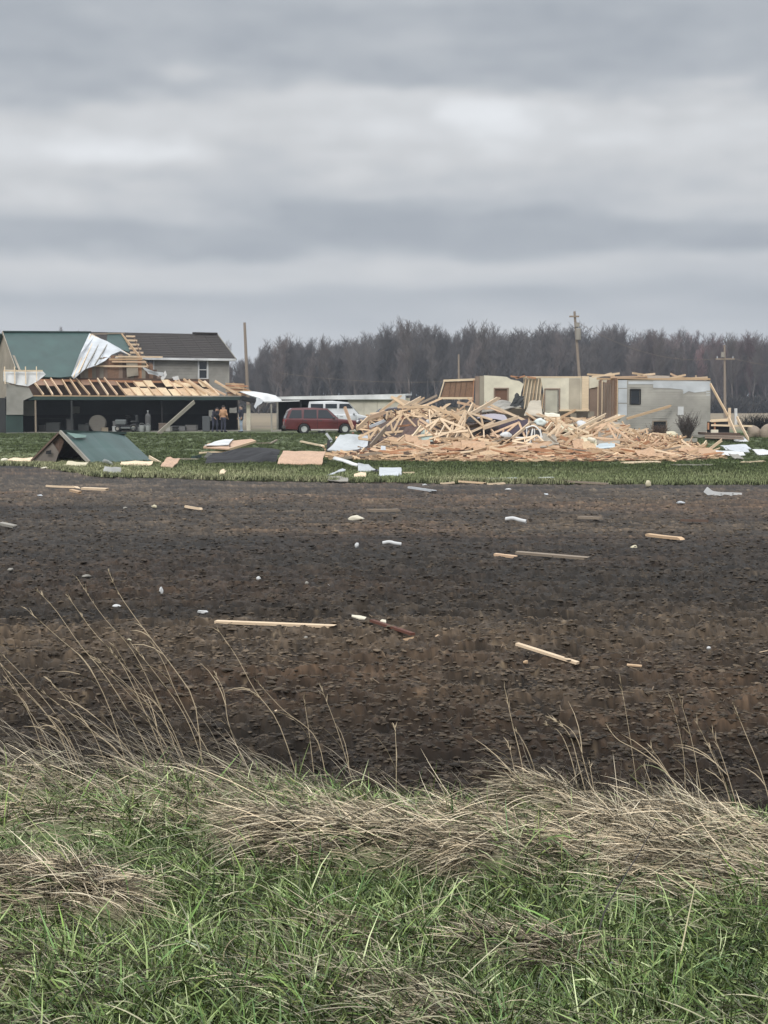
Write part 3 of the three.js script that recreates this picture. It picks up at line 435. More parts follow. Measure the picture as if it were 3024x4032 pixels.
// ---------------------------------------------------------------- brown-roofed house behind
{
  const o = thing('house', 'two-storey pale house with dark brown shingle roof behind the shed', 'house', onG(at(902, 1690, 112).x, 112), .42);
  const L = (px, py, w) => onPlane(o, px, py, w), v = L(905, 1416, 0).y, l = L(420, 1416, 0).x, rv = L(872, 1317, 4.2).y;
  const win = [L(783, 1490, 0), L(815, 1422, 0)], hole = (x0, x1, y0, y1) => { const h = new THREE.Path(); h.moveTo(x0, y0); h.lineTo(x1, y0); h.lineTo(x1, y1); h.lineTo(x0, y1); return h; };
  const s = new THREE.Shape(); s.moveTo(l, 0); s.lineTo(0, 0); s.lineTo(0, v); s.lineTo(l, v); s.holes.push(hole(win[0].x, win[1].x, win[0].y, win[1].y));
  const dx = [L(579, 1500, 0).x, L(603, 1500, 0).x]; s.holes.push(hole(dx[0], dx[1], .4, v - .12));
  const g = new THREE.ExtrudeGeometry(s, { depth: .15, bevelEnabled: false }); g.translate(0, 0, -.15); mesh('wall', g, M.sidingB, o);
  mesh('wall', slab([V(0, 0, 0), V(0, v, 0), V(0, rv - .1, -4.2), V(0, v, -8.4), V(0, 0, -8.4)], .15, V(1, 0, 0)), M.sidingB, o); mesh('wall', slab([V(l, 0, 0), V(l, v, 0), V(l, rv - .1, -4.2), V(l, v, -8.4), V(l, 0, -8.4)].reverse(), .15, V(-1, 0, 0)), M.sidingB, o); mesh('wall', box(l, 0, 0, v, -8.4, -8.25), M.sidingB, o);
  for (let y = 1.2; y < v - .2; y += .21) { const a = .006 * (1 + (y * 7 % 1)); mesh('siding_course', [[l + .02, dx[0] - .1], [dx[1] + .1, win[0].x - .09], [win[1].x + .09, -.02]].map(([p, q]) => { const b = box(p, q, y, y + .19, -.02, .014 + a); return b; }), M.siding, o); }
  const rf = mesh('roof', slab([V(l - .3, v + .02, .45), V(.42, v + .02, .45), V(.42, rv, -4.2), V(l - .3, rv, -4.2)], .14), M.shingle, o); mesh('roof', slab([V(l - .3, rv, -4.2), V(.42, rv, -4.2), V(.42, v, -8.8), V(l - .3, v, -8.8)], .14), M.shingle, o);
  for (let k = 0; k < 14; k++) { const y0 = k / 14, y1 = (k + 1.12) / 14, P = (x, t, h) => V(x, lerp(v + .02, rv, t) + h, lerp(.45, -4.2, t)); for (let c = 0; c < 9; c++) { const a = lerp(l - .3, .42, c / 9), b = lerp(l - .3, .42, (c + 1) / 9) - .02; if (rnd() < .06) continue; mesh('shingle', slab([P(a, y0, .028), P(b, y0, .028), P(b, Math.min(1, y1), .008), P(a, Math.min(1, y1), .008)], .012), c % 3 === k % 2 ? M.shingleB ??= std(.033, .027, .025, { map: flakes, bumpMap: rough, bumpScale: .02 }) : M.shingle, rf); } }
  mesh('ridge_cap', box(-1.5, .42, rv + .0, rv + .13, -4.4, -4.0), M.shingle, o);
  mesh('fascia', box(l - .3, .42, v - .1, v + .06, .44, .5), M.white, o); mesh('soffit', box(l - .3, .4, v - .12, v - .06, 0, .44), M.concrete, o); mesh('rake_trim', beam(V(.45, v, .45), V(.45, rv, -4.2), .16, .04), M.concrete, o);
  const fr = mesh('window', [box(win[0].x - .09, win[0].x + .03, win[0].y - .06, win[1].y + .08, -.05, .06), box(win[1].x - .03, win[1].x + .09, win[0].y - .06, win[1].y + .08, -.05, .06), box(win[0].x + .03, win[1].x - .03, win[1].y - .02, win[1].y + .08, -.05, .058), box(win[0].x + .03, win[1].x - .03, win[0].y - .07, win[0].y + .03, -.05, .075), box(win[0].x + .03, win[1].x - .03, (win[0].y + win[1].y) / 2 - .03, (win[0].y + win[1].y) / 2 + .03, -.05, .04)], M.white, o);
  mesh('pane', box(win[0].x, win[1].x, (win[0].y + win[1].y) / 2, win[1].y, -.07, -.055), M.glass, fr); mesh('pane', box(win[0].x, win[1].x, win[0].y, (win[0].y + win[1].y) / 2, -.09, -.075), M.glass, fr); mesh('blind', box(win[0].x + .03, win[1].x - .03, (win[0].y + win[1].y) / 2 + .15, win[1].y - .03, -.13, -.12), M.interior, fr);
  const d2 = mesh('window', [box(dx[1] - .02, dx[1] + .09, .4, v - .12, -.05, .05), box(dx[0] - .09, dx[0] + .02, .4, v - .12, -.05, .05)], M.white, o); mesh('pane', box(dx[0], dx[1], .4, v - .12, -.09, -.07), M.glass, d2);
  mesh('corner_trim', box(-.1, .04, 0, v - .12, -.1, .04), M.siding, o);
}
// ---------------------------------------------------------------- low white-roofed shed behind the cars
{
  const o = thing('low_building', 'low cream building with a long flat white roof behind the cars', 'building', onG(at(1590, 1700, 101).x, 101), -.1);
  const L = (px, py, w) => onPlane(o, px, py, w), l = L(1085, 1600, 0).x, h = L(1590, 1566, 0).y, m = L(1330, 1600, 0).x;
  mesh('roof', slab([V(l - .1, h + .02, .3), V(.12, h + .22, .3), V(.12, h + .30, -5.2), V(l - .1, h + .1, -5.2)], .1), M.white, o);
  mesh('fascia', slab([V(l - .1, h - .12, .31), V(.12, h - .12, .31), V(.12, h + .26, .31), V(l - .1, h + .06, .31)], .05), M.white, o); mesh('end_trim', box(.02, .13, .1, h + .12, -.1, .34), M.white, o);
  for (let k = 0; k < 5; k++) { const a = lerp(m, -.0, k / 5), b = lerp(m, 0, (k + 1) / 5) - .015; mesh('wall_panel', box(a, b, 0, h - .02, -.15, rr(-.01, .01)), M.creamW ??= std(.68, .64, .53, { map: grime }), o); }
  mesh('end_wall', box(-.12, .0, 0, h, -5, -.16), M.cream, o); mesh('back_wall', box(l, -.13, 0, h, -5.1, -5), M.dark, o); mesh('end_wall', box(l - .1, l, 0, h - .1, -5, -1.2), M.dark, o);
  mesh('dark_trim', box(m - 1.5, m + .7, h - .36, h - .16, -.06, .04), M.dark, o);
  for (const px of [1067 + 22, 1180, 1260]) mesh('post', box(L(px, 1600, 0).x, L(px, 1600, 0).x + .12, 0, h - .1, -.1, .02), px < 1100 ? M.concrete : M.dark, o);
}
{ // curled roof sheets hanging off the end of the shed
  const o = thing('roof_sheet', 'curled white roof sheet torn loose at the shed end', 'roof sheet', inShed(1010, 1700, 99.5)), P = (px, py, d) => at(px, py, d).sub(o.position);
  mesh('sheet', slab([P(945, 1541, 100), P(1000, 1541, 100), P(1050, 1549, 99.5), P(1085, 1557, 99.2), P(1110, 1576, 98.8), P(1062, 1583, 98.4), P(1036, 1580, 98.4), P(1020, 1566, 98.6), P(985, 1556, 99)].reverse(), .05), M.white, o);
  mesh('flap', slab([P(1010, 1562, 98.6), P(1036, 1578, 98.3), P(1030, 1588, 98.2), P(1014, 1598, 98.3), P(1006, 1610, 98.3), P(1000, 1600, 98.4), P(1008, 1580, 98.5)].reverse(), .04), M.wrap, o);
  mesh('edge', beam(P(1040, 1582, 98.2), P(1180, 1578, 98.6), .07, .05), M.white, o);
  mesh('post', beam(P(1068, 1590, 98.4), P(1070, 1700, 98.4), .12, .1), M.concrete, o); mesh('foot_rail', beam(P(1070, 1698, 98.4), P(1108, 1694, 98.4), .1, .08), M.concrete, o);
}
// ---------------------------------------------------------------- vehicles
function vehicle(o, c) { // faces +x, origin on the ground under its middle
  const W = c.width / 2, prof = (pts, hw, bevel) => { const s = new THREE.Shape(); pts.forEach(([x, y], i) => i ? s.lineTo(x, y) : s.moveTo(x, y)); for (const wx of c.wheels) { } const g = new THREE.ExtrudeGeometry(s, { depth: hw * 2 - bevel * 2, bevelEnabled: true, bevelSize: bevel, bevelThickness: bevel, bevelSegments: 3, bevelOffset: -bevel }); g.translate(0, 0, -hw + bevel); return toCreasedNormals(g, .7); };
  const arch = (cx, r) => { const out = []; for (let k = 0; k <= 8; k++) { const a = Math.PI * (1 - k / 8); out.push([cx + Math.cos(a) * r, c.clear + Math.sin(a) * (r + .02)]); } return out; };
  const bottom = [...arch(c.wheels[0], c.r + .06), ...arch(c.wheels[1], c.r + .06)];
  mesh('body', prof([[c.rear, c.clear + .05], ...bottom, [c.front, c.clear + .08], ...c.upper], W, .07), c.paint, o);
  const cab = []; for (const [x, y, k] of c.cabin) for (const s of [-1, 1]) cab.push(V(x, y, s * W * k)); mesh('cabin', new ConvexGeometry(cab), c.roofPaint ?? c.paint, o);
  const side = (x0, x1, y0, y1, t0 = 0, t1 = 0) => [-1, 1].forEach(s => { const k = y => lerp(c.beltK, c.roofK, clamp((y - c.belt) / (c.roof - c.belt))) * W + .008; const q = [[x0, y0], [x1, y0], [x1 - t1, y1], [x0 + t0, y1]].map(([x, y]) => V(x, y, s * k(y))); if (s < 0) q.reverse(); mesh('side_window', slab(q, .03), M.glass, o); });
  for (const q of c.windows) side(...q);
  for (const q of c.screens) { const k = q[4] ?? .8; mesh(q[5] ?? 'windscreen', slab([V(q[0], q[1], W * k), V(q[0], q[1], -W * k), V(q[2], q[3], -W * k * .92), V(q[2], q[3], W * k * .92)], .02), M.glass, o); }
  for (const wx of c.wheels) for (const s of [-1, 1]) { const z = s * (W - .1), t = new THREE.LatheGeometry([[c.r * .58, -.1], [c.r * .94, -.11], [c.r, -.07], [c.r, .07], [c.r * .94, .11], [c.r * .58, .1]].map(p => new THREE.Vector2(...p)), 24); t.rotateX(Math.PI / 2); t.translate(wx, c.r, z); const w = mesh('wheel', t, M.rubber, o); const rim = new THREE.CylinderGeometry(c.r * .6, c.r * .6, .14, 18); rim.rotateX(Math.PI / 2); rim.translate(wx, c.r, z); mesh('rim', rim, c.rim, w); }
  mesh('bumper', new RoundedBoxGeometry(.16, .2, c.width * .96, 2, .05).translate(c.front + .0, c.clear + .17, 0), c.bumper, o); mesh('bumper', new RoundedBoxGeometry(.16, .2, c.width * .96, 2, .05).translate(c.rear - .0, c.clear + .17, 0), c.bumper, o);
  for (const s of [-1, 1]) { mesh('headlight', new RoundedBoxGeometry(.12, .15, .32, 2, .04).translate(c.front - .05, c.lampY, s * W * .72), M.lamp ??= std(.75, .76, .78, { roughness: .15 }), o); mesh('tail_light', new RoundedBoxGeometry(.1, .3, .12, 2, .03).translate(c.rear + .04, c.lampY + .12, s * W * .9), M.tail ??= std(.25, .01, .01, { roughness: .3 }), o); mesh('mirror', new RoundedBoxGeometry(.12, .12, .18, 2, .04).translate(c.mirror, c.belt + .06, s * (W + .08)), c.bumper, o);
    mesh('sill', box(c.wheels[0] + c.r + .1, c.wheels[1] - c.r - .1, c.clear - .02, c.clear + .06, s * W - .02, s * W + .02), c.sill ?? c.bumper, o); for (const hx of c.handles) mesh('door_handle', box(hx - .09, hx + .09, c.belt - .13, c.belt - .09, s * (W) - .02, s * W + .025), c.bumper, o); for (const dx of c.seams) mesh('door_seam', box(dx - .008, dx + .008, c.clear + .08, c.belt - .02, s * W - .012, s * W + .003), M.black, o); }
}
const paint = (r, g, b) => new THREE.MeshPhysicalMaterial({ color: new THREE.Color().setRGB(r, g, b), roughness: .4, clearcoat: .6, clearcoatRoughness: .15, map: grime });
{
  const d = 92.6, p = at(1262, 1709, d); p.y = G(p.x, d);
  const o = thing('car', 'dark red estate car with muddy sides parked before the low building', 'car', p, .16);
  vehicle(o, { width: 1.75, rear: -2.28, front: 2.2, clear: .26, r: .33, wheels: [-1.12, 1.44], upper: [[2.2, .66], [2.12, .86], [1.0, .97], [-2.22, .99], [-2.3, .7]], belt: .96, roof: 1.62, beltK: .97, roofK: .78, cabin: [[1.05, .94, .95], [-2.24, .94, .95], [.35, 1.60, .74], [-1.85, 1.62, .74], [-2.08, 1.45, .82], [-.6, 1.65, .70]], windows: [[-.25, .78, .99, 1.50, .04, .44], [-1.15, -.33, .99, 1.52, .05, .0], [-2.08, -1.27, 1.0, 1.50, .22, .0]], screens: [[1.06, .97, .40, 1.56, .84], [-2.26, 1.01, -2.07, 1.47, -.8, 'rear_window']], paint: paint(.125, .017, .02), rim: std(.40, .42, .40), bumper: std(.05, .045, .045), sill: std(.45, .42, .40), lampY: .66, mirror: .75, handles: [-.1, -1.05], seams: [-.29, .95, -1.2] });
}
{
  const d = 97.2, p = at(1355, 1700, d); p.y = G(p.x, d);
  const o = thing('van', 'white van with dark side windows behind the red car', 'van', p, .06);
  vehicle(o, { width: 1.95, rear: -2.5, front: 1.75, clear: .32, r: .36, wheels: [-1.5, 1.1], upper: [[1.75, .8], [1.6, 1.05], [.9, 1.22], [-2.45, 1.25], [-2.55, .8]], belt: 1.2, roof: 2.05, beltK: .98, roofK: .86, cabin: [[.95, 1.2, .96], [-2.46, 1.2, .96], [.25, 2.0, .8], [-2.3, 2.05, .8], [-.8, 2.1, .76]], windows: [[-.35, .55, 1.62, 1.9, .02, .25], [-1.25, -.5, 1.62, 1.9, 0, 0], [-2.2, -1.4, 1.62, 1.9, 0, 0]], screens: [[.97, 1.23, .30, 1.96, .85], [-2.5, 1.25, -2.36, 1.95, -.8, 'rear_window']], paint: paint(.70, .72, .74), rim: M.metal, bumper: std(.3, .31, .32), lampY: .78, mirror: .6, handles: [-.2, -1.6], seams: [-.45, .75] });
}
{
  const d = 88, p = at(1530, 1715, d); p.y = G(p.x, d);
  const o = thing('car', 'dark plum coloured car half buried behind the lumber pile', 'car', p, Math.PI + .35);
  vehicle(o, { width: 1.8, rear: -2.2, front: 1.75, clear: .3, r: .34, wheels: [-1.3, 1.2], upper: [[1.75, .85], [1.6, 1.0], [.8, 1.1], [-2.15, 1.12], [-2.25, .8]], belt: 1.08, roof: 1.62, beltK: .97, roofK: .8, cabin: [[.85, 1.06, .95], [-2.16, 1.06, .95], [.3, 1.58, .76], [-1.8, 1.62, .76], [-.6, 1.66, .72]], windows: [[-.25, .6, 1.12, 1.5, .04, .35], [-1.15, -.35, 1.12, 1.52, 0, 0]], screens: [[.86, 1.1, .35, 1.55, .84], [-2.2, 1.14, -1.95, 1.5, -.8, 'rear_window']], paint: paint(.03, .018, .03), rim: M.metal, bumper: std(.03, .025, .03), lampY: .82, mirror: .6, handles: [-.2], seams: [-.3] });
}
// ---------------------------------------------------------------- people at the right end of the shed
function person(px, d, turn, label, look, pose) {
  const p = at(px, 1700, d); p.y = G(p.x, d) + .03; const o = thing('person', label, 'person', p, turn), J = pose;
  const bones = [['pelvis', 'chest', .135, .16], ['chest', 'neck', .15, .06], ['neck', 'head', .055, .085], ['head', 'crown', .098, .088]];
  for (const s of ['L', 'R']) bones.push(['chest', 'sh' + s, .12, .075], ['sh' + s, 'el' + s, .062, .046], ['el' + s, 'wr' + s, .046, .03], ['pelvis', 'hip' + s, .12, .105], ['hip' + s, 'kn' + s, .10, .062], ['kn' + s, 'an' + s, .062, .045], ['an' + s, 'toe' + s, .05, .042]);
  const N = 72, R = 1.0, mc = new MarchingCubes(N, new THREE.MeshBasicMaterial(), false, false, 200000), B = bones.map(([a, b, r0, r1]) => { const A = V(...J[a]), D = V(...J[b]).sub(A); return [A, D, D.lengthSq(), r0, r1]; });
  const q = V(), f = mc.field; for (let k = 0; k < N; k++) for (let j = 0; j < N; j++) for (let i = 0; i < N; i++) {
    q.set((i - N / 2) / (N / 2) * R, (j - N / 2) / (N / 2) * R + .92, (k - N / 2) / (N / 2) * R); let s = 0;
    for (const [A, D, l, r0, r1] of B) { const t = clamp(((q.x - A.x) * D.x + (q.y - A.y) * D.y + (q.z - A.z) * D.z) / l), dx = q.x - A.x - D.x * t, dy = q.y - A.y - D.y * t, dz = q.z - A.z - D.z * t; s += Math.exp(-34 * (Math.sqrt(dx * dx + dy * dy + dz * dz) - lerp(r0, r1, t))); }
    f[i + j * N + k * N * N] = Math.log(s + 1e-12) / 34;
  }
  mc.isolation = 0; mc.update(); const n = mc.count, pos = mc.positionArray.slice(0, n * 3), nor = mc.normalArray.slice(0, n * 3), col = new Float32Array(n * 3);
  for (let i = 0; i < n; i++) { const x = pos[i * 3] * R, y = pos[i * 3 + 1] * R + .92, z = pos[i * 3 + 2] * R; pos[i * 3] = x; pos[i * 3 + 1] = y; pos[i * 3 + 2] = z; const near = k => Math.hypot(x - J[k][0], y - J[k][1], z - J[k][2]); let c = look.top; if (near('wrL') < .1 || near('wrR') < .1) c = look.skin; else if (y > J.neck[1] + .03 - (J.neck[2] - z) * 0 && near('head') < .28) c = y > J.head[1] + .07 ? look.hair : look.skin; else if (y < J.pelvis[1] + .02 && near('wrL') > .16 && near('wrR') > .16) c = y < .09 ? look.shoe : look.legs; col.set(c, i * 3); }
  const g = new THREE.BufferGeometry(); g.setAttribute('position', new THREE.BufferAttribute(pos, 3)); g.setAttribute('normal', new THREE.BufferAttribute(nor, 3)); g.setAttribute('color', new THREE.BufferAttribute(col, 3));
  const hands = []; for (const s of ['L', 'R']) { const w = V(...J['wr' + s]), e = V(...J['el' + s]), u = V().subVectors(w, e).normalize(), v = V().crossVectors(u, V(0, 0, 1)).normalize(); const palm = new THREE.SphereGeometry(.045, 10, 8); palm.scale(.6, 1, 1); palm.translate(...w.clone().addScaledVector(u, .05).toArray()); hands.push(palm); for (let k = 0; k < 4; k++) { const a = w.clone().addScaledVector(u, .08).add(V(0, 0, (k - 1.5) * .02)), b = a.clone().addScaledVector(u, .035).addScaledVector(v, .012), c = b.clone().addScaledVector(u, .025 + (k === 1) * .006).addScaledVector(v, .03); hands.push(rod(a, b, .009, .008, 6), rod(b, c, .008, .006, 6)); } const t0 = w.clone().addScaledVector(u, .03).add(V(0, 0, .04)); hands.push(rod(t0, t0.clone().addScaledVector(u, .05).add(V(0, 0, .02)), .011, .007, 6)); }
  for (const h of hands) { const k = h.attributes.position.count, c = new Float32Array(k * 3); for (let i = 0; i < k; i++) c.set(look.skin, i * 3); h.setAttribute('color', new THREE.BufferAttribute(c, 3)); }
  mesh('body', [g, ...hands], new THREE.MeshStandardMaterial({ vertexColors: true, roughness: .9 }), o);
  const hd = V(...J.head), cr = V(...J.crown), cap = new THREE.SphereGeometry(.108, 16, 10, 0, 6.3, 0, 1.75); cap.translate(cr.x, cr.y - .01, cr.z - .012); mesh('hair', cap, std(...look.hair), o);
  const nose = new THREE.ConeGeometry(.018, .05, 6); nose.rotateX(1.9); nose.translate(hd.x, hd.y + .02, hd.z + .1); mesh('nose', nose, std(...look.skin), o); for (const s of [-1, 1]) { const e = new THREE.SphereGeometry(.022, 8, 6); e.scale(.5, 1.3, .8); e.translate(hd.x + s * .095, hd.y + .03, hd.z); mesh('ear', e, std(...look.skin), o); const i = new THREE.SphereGeometry(.011, 8, 6); i.translate(hd.x + s * .033, hd.y + .045, hd.z + .088); mesh('eye', i, M.black, o); } mesh('mouth', box(hd.x - .025, hd.x + .025, hd.y - .032, hd.y - .025, hd.z + .08, hd.z + .092), std(.2, .07, .06), o);
}
const stand = (k = 0, dy = 0) => ({ pelvis: [0, .96, 0], chest: [0, 1.28, .01], neck: [0, 1.47, .0], head: [0, 1.6, .02], crown: [0, 1.66, .01], shL: [.19, 1.41, 0], shR: [-.19, 1.41, 0], elL: [.27, 1.14, -.03], elR: [-.27, 1.14, -.02 + k], wrL: [.26, .92, .07], wrR: [-.22, .96, .12 + k], hipL: [.1, .9, 0], hipR: [-.1, .9, 0], knL: [.13, .49, .03], knR: [-.12, .49, .0], anL: [.14, .08, -.02], anR: [-.14, .08, -.04], toeL: [.17, .05, .14], toeR: [-.18, .05, .12] });
const stoop = () => ({ pelvis: [0, .92, -.1], chest: [.02, 1.2, .1], neck: [.02, 1.36, .2], head: [.02, 1.46, .27], crown: [.02, 1.52, .27], shL: [.2, 1.31, .13], shR: [-.19, 1.3, .15], elL: [.3, 1.06, .22], elR: [-.3, 1.06, .24], wrL: [.2, .9, .38], wrR: [-.18, .92, .4], hipL: [.1, .88, -.1], hipR: [-.1, .88, -.1], knL: [.13, .47, .02], knR: [-.13, .48, -.02], anL: [.15, .08, -.08], anR: [-.16, .08, -.1], toeL: [.18, .05, .08], toeR: [-.2, .05, .06] });
person(880, 96.2, 2.6, 'person in a tan jacket and dark jeans standing under the shed eave', { top: [.36, .20, .11], legs: [.028, .03, .05], skin: [.38, .23, .17], hair: [.03, .022, .018], shoe: [.02, .02, .02] }, stand(.05));
person(848, 97.4, .5, 'person in dark clothes stooping left of the tan jacket', { top: [.02, .02, .03], legs: [.03, .033, .055], skin: [.3, .18, .13], hair: [.025, .02, .018], shoe: [.02, .02, .02] }, stoop());
person(950, 96.6, -1.2, 'person in a navy top and pale blue jeans beside the white post', { top: [.018, .02, .032], legs: [.24, .29, .36], skin: [.3, .2, .15], hair: [.02, .018, .016], shoe: [.05, .05, .05] }, stand(0));
// ---------------------------------------------------------------- ruined house on the right
const XH = at(2430, 1700, 78).x;
{
  const o = thing('ruined_house', 'roofless grey-sided house with cream inner walls laid open above the lumber pile', 'house', onG(XH, 78), 0);
  const L = (px, py, w = 0) => onPlane(o, px, py, w), R = L(2797, 1498, 0).x, T = 3.05, Db = 7.2;
  const rect = (px0, py0, px1, py1, w, t = .1) => { const a = L(px0, py1, w), b = L(px1, py0, w); return box(a.x, b.x, a.y, b.y, -w - t, -w); };
  const holeOf = (px0, py0, px1, py1, w) => { const a = L(px0, py1, w), b = L(px1, py0, w), h = new THREE.Path(); h.moveTo(a.x, a.y); h.lineTo(b.x, a.y); h.lineTo(b.x, b.y); h.lineTo(a.x, b.y); return h; };
  const sheet = (pts, w, t, holes = []) => { const s = new THREE.Shape(); pts.forEach(([a, b], i) => { const p = L(a, b, w); i ? s.lineTo(p.x, p.y) : s.moveTo(p.x, p.y); }); for (const h of holes) s.holes.push(holeOf(...h, w)); const g = new THREE.ExtrudeGeometry(s, { depth: t, bevelEnabled: false }); g.translate(0, 0, -w - t); return g; };
  // front: lap siding over a plain wall
  mesh('wall', sheet([[2431, 1740], [2797, 1740], [2797, 1500], [2431, 1492]], 0, .16, [[2484, 1536, 2519, 1589], [2573, 1660, 2622, 1690]]), M.siding, o);
  for (let k = 0; k < 21; k++) { const y0 = .16 + k * .125, parts = []; const spans = [[L(2472, 1600, 0).x, R]];
    const py = 1735 - k * 9.6, cut = (a, b, y1, y2) => { const A = L(a, 1600, 0).x, B = L(b, 1600, 0).x, t = L(2500, y1, 0).y, u = L(2500, y2, 0).y; if (y0 + .12 > u && y0 < t) for (let i = spans.length; i--;) { const [p, q] = spans[i]; if (A < q && B > p) { spans.splice(i, 1); if (A > p) spans.push([p, A]); if (B < q) spans.push([B, q]); } } };
    cut(2479, 2524, 1531, 1594); cut(2568, 2627, 1655, 1694); cut(2570, 2800, 1500, 1528); cut(2690, 2780, 1518, 1546);
    for (const [p, q] of spans) if (q - p > .05) { const g = box(p, q, y0, y0 + .122, -.01, .022); const P = g.attributes.position; for (let i = 0; i < P.count; i++) if (P.getY(i) > y0 + .06 && P.getZ(i) > 0) P.setZ(i, .008); g.computeVertexNormals(); parts.push(g); }
    if (parts.length) mesh('siding_course', parts, M.sidingH ??= std(.40, .385, .345, { map: grime }), o); }
  mesh('foundation', box(-.02, R + .02, -.3, .15, -.2, .03), M.concrete, o);
  mesh('house_wrap', sheet([[2572, 1500], [2796, 1502], [2796, 1562], [2782, 1561], [2780, 1541], [2735, 1546], [2712, 1540], [2690, 1552], [2688, 1534], [2640, 1529], [2572, 1527]], -.012, .02), M.wrap, o);
  mesh('house_wrap', rect(2474, 1502, 2572, 1513, -.012, .02), M.wrap, o);
  for (const [y0, y1] of [[1497, 1528], [1531, 1586], [1590, 1636]]) mesh('panel', rect(2434 + rr(-1, 1), y0, 2469, y1, -.014, .03), M.wrap, o);
  mesh('corner_post', rect(2429, 1495, 2433, 1660, -.03, .12), M.lumber[0], o); mesh('corner_trim', rect(2793, 1500, 2799, 1735, -.02, .1), M.siding, o);
  const w1 = mesh('window', [rect(2479, 1532, 2484, 1592, -.03, .06), rect(2519, 1532, 2524, 1592, -.03, .06), rect(2484, 1531, 2519, 1536, -.032, .06), rect(2484, 1589, 2519, 1593, -.04, .07), rect(2484, 1560, 2519, 1563, .05, .04)], M.dark, o); mesh('pane', rect(2484, 1536, 2519, 1561, .08, .02), M.glass, w1); mesh('pane', rect(2484, 1561, 2519, 1589, .06, .02), M.glass, w1); mesh('curtain', rect(2488, 1550, 2515, 1562, .14, .01), M.tan, w1);
  const w2 = mesh('basement_window', [rect(2568, 1656, 2573, 1694, -.03, .06), rect(2622, 1656, 2627, 1694, -.03, .06), rect(2573, 1656, 2622, 1660, -.034, .06), rect(2573, 1690, 2622, 1694, -.034, .06)], M.greywood, o); mesh('pane', rect(2573, 1660, 2622, 1690, .05, .02), M.glass, w2);
  mesh('vent_cover', [rect(2669, 1601, 2692, 1634, -.05, .06), rect(2672, 1613, 2689, 1616, -.06, .02), rect(2672, 1622, 2689, 1625, -.06, .02)], M.white, o);
  // side wall seen from its inside, with bare studs, and the far walls
  mesh('side_wall', box(-.1, -.02, .3, 3.16, -6, -.12), M.osbBrown, o);
  for (const z of [.6, 1.9, 3.1, 4.4, 5.6]) mesh('stud', box(-.19, -.1, .3, 3.1, -z - .05, -z), z === 4.4 ? M.palewood : M.brownwall, o);
  for (let k = 0; k < 3; k++) mesh('sheathing', box(-.135, -.1, .5 + (k === 1) * .3, 3.0 - k * .06, -4.4 + k * 1.5 - 1.35, -4.4 + k * 1.5), M.brownwall, o);
  mesh('far_wall', box(R - .12, R, .15, T, -Db, -.16), M.siding, o); mesh('rear_wall', box(-.02, R, .15, T, -Db - .15, -Db), M.siding, o); mesh('floor', box(-9.4, R - .12, .85, 1.02, -Db, -6.05), M.darkwood, o); mesh('floor', box(.0, R - .12, .85, 1.02, -6.05, -.17), M.darkwood, o);
  mesh('top_plate', box(-.02, R, T + .0, T + .10, -.15, .0), M.lumber[3], o);
  for (const [a, b, c, d, m] of [[2312, 1474, 2420, 1480, 0], [2330, 1484, 2440, 1470, 2], [2405, 1486, 2560, 1482, 4], [2490, 1469, 2590, 1484, 0], [2510, 1478, 2580, 1472, 2], [2545, 1486, 2640, 1488, 1], [2635, 1490, 2700, 1476, 0], [2640, 1472, 2680, 1490, 4], [2720, 1490, 2785, 1486, 2], [2660, 1486, 2780, 1494, 1], [2350, 1491, 2432, 1492, 3], [2380, 1478, 2408, 1470, 2], [2742, 1496, 2740, 1480, 0]]) mesh('torn_board', beam(L(a, b, rr(.05, 2)), L(c, d, rr(.05, 2)), .1, .05), M.lumber[m], o);
  mesh('ceiling_scrap', slab([L(2548, 1477, 1), L(2636, 1480, 1), L(2638, 1490, .3), L(2550, 1489, .3)].reverse(), .03), M.greywood, o);
  // cream inner wall with its openings
  mesh('inner_wall', sheet([[1906, 1608], [2046, 1608], [2052, 1545], [2062, 1512], [2044, 1500], [2012, 1494], [1996, 1484], [1960, 1481], [1906, 1478]].reverse(), 6, .1, [[1949, 1532, 1997, 1606]]), M.cream, o);
  mesh('inner_wall', sheet([[2140, 1622], [2290, 1622], [2290, 1482], [2128, 1484], [2138, 1530], [2143, 1560]].reverse(), 6, .1, [[2147, 1534, 2200, 1621]]), M.cream, o);
  mesh('inner_wall', rect(2206, 1488, 2240, 1612, 5.97, .02), M.cream, o); mesh('wall_panel', rect(2241, 1490, 2286, 1611, 5.96, .03), M.creamDark, o); mesh('corner_trim', rect(2291, 1481, 2319, 1620, 5.95, .15), M.palewood, o); mesh('base_trim', rect(2203, 1612, 2320, 1619, 5.90, .08), M.palewood, o); mesh('header', rect(2050, 1482, 2290, 1487, 5.98, .1), M.palewood, o);
  for (let i = 0; i < 7; i++) mesh('stud', beam(L(2072 + i * 12.5, 1486, 6.1), L(2050 + i * 14, 1610, 6.1), .09, .05), i % 3 ? M.palewood : M.lumber[1], o);
  mesh('wall_panel', sheet([[2056, 1562], [2070, 1548], [2135, 1550], [2138, 1606], [2046, 1606]].reverse(), 6.2, .05), M.tan, o); mesh('wall_panel', rect(2060, 1486, 2132, 1552, 6.25, .03), M.creamDark, o);
  for (const [a, b, c, d] of [[2010, 1481, 2045, 1487], [2030, 1490, 2068, 1480], [2075, 1484, 2110, 1489]]) mesh('torn_board', beam(L(a, b, 5.95), L(c, d, 5.95), .09, .05), M.redwood, o);
  const d1 = mesh('doorway', [rect(1944, 1527, 1949, 1606, 5.96, .14), rect(1997, 1527, 2003, 1606, 5.96, .14), rect(1949, 1527, 1997, 1532, 5.965, .14)], M.brownwall, o); mesh('door', rect(1949, 1532, 1997, 1606, 6.06, .04), std(.15, .08, .055, { map: grain }), d1);
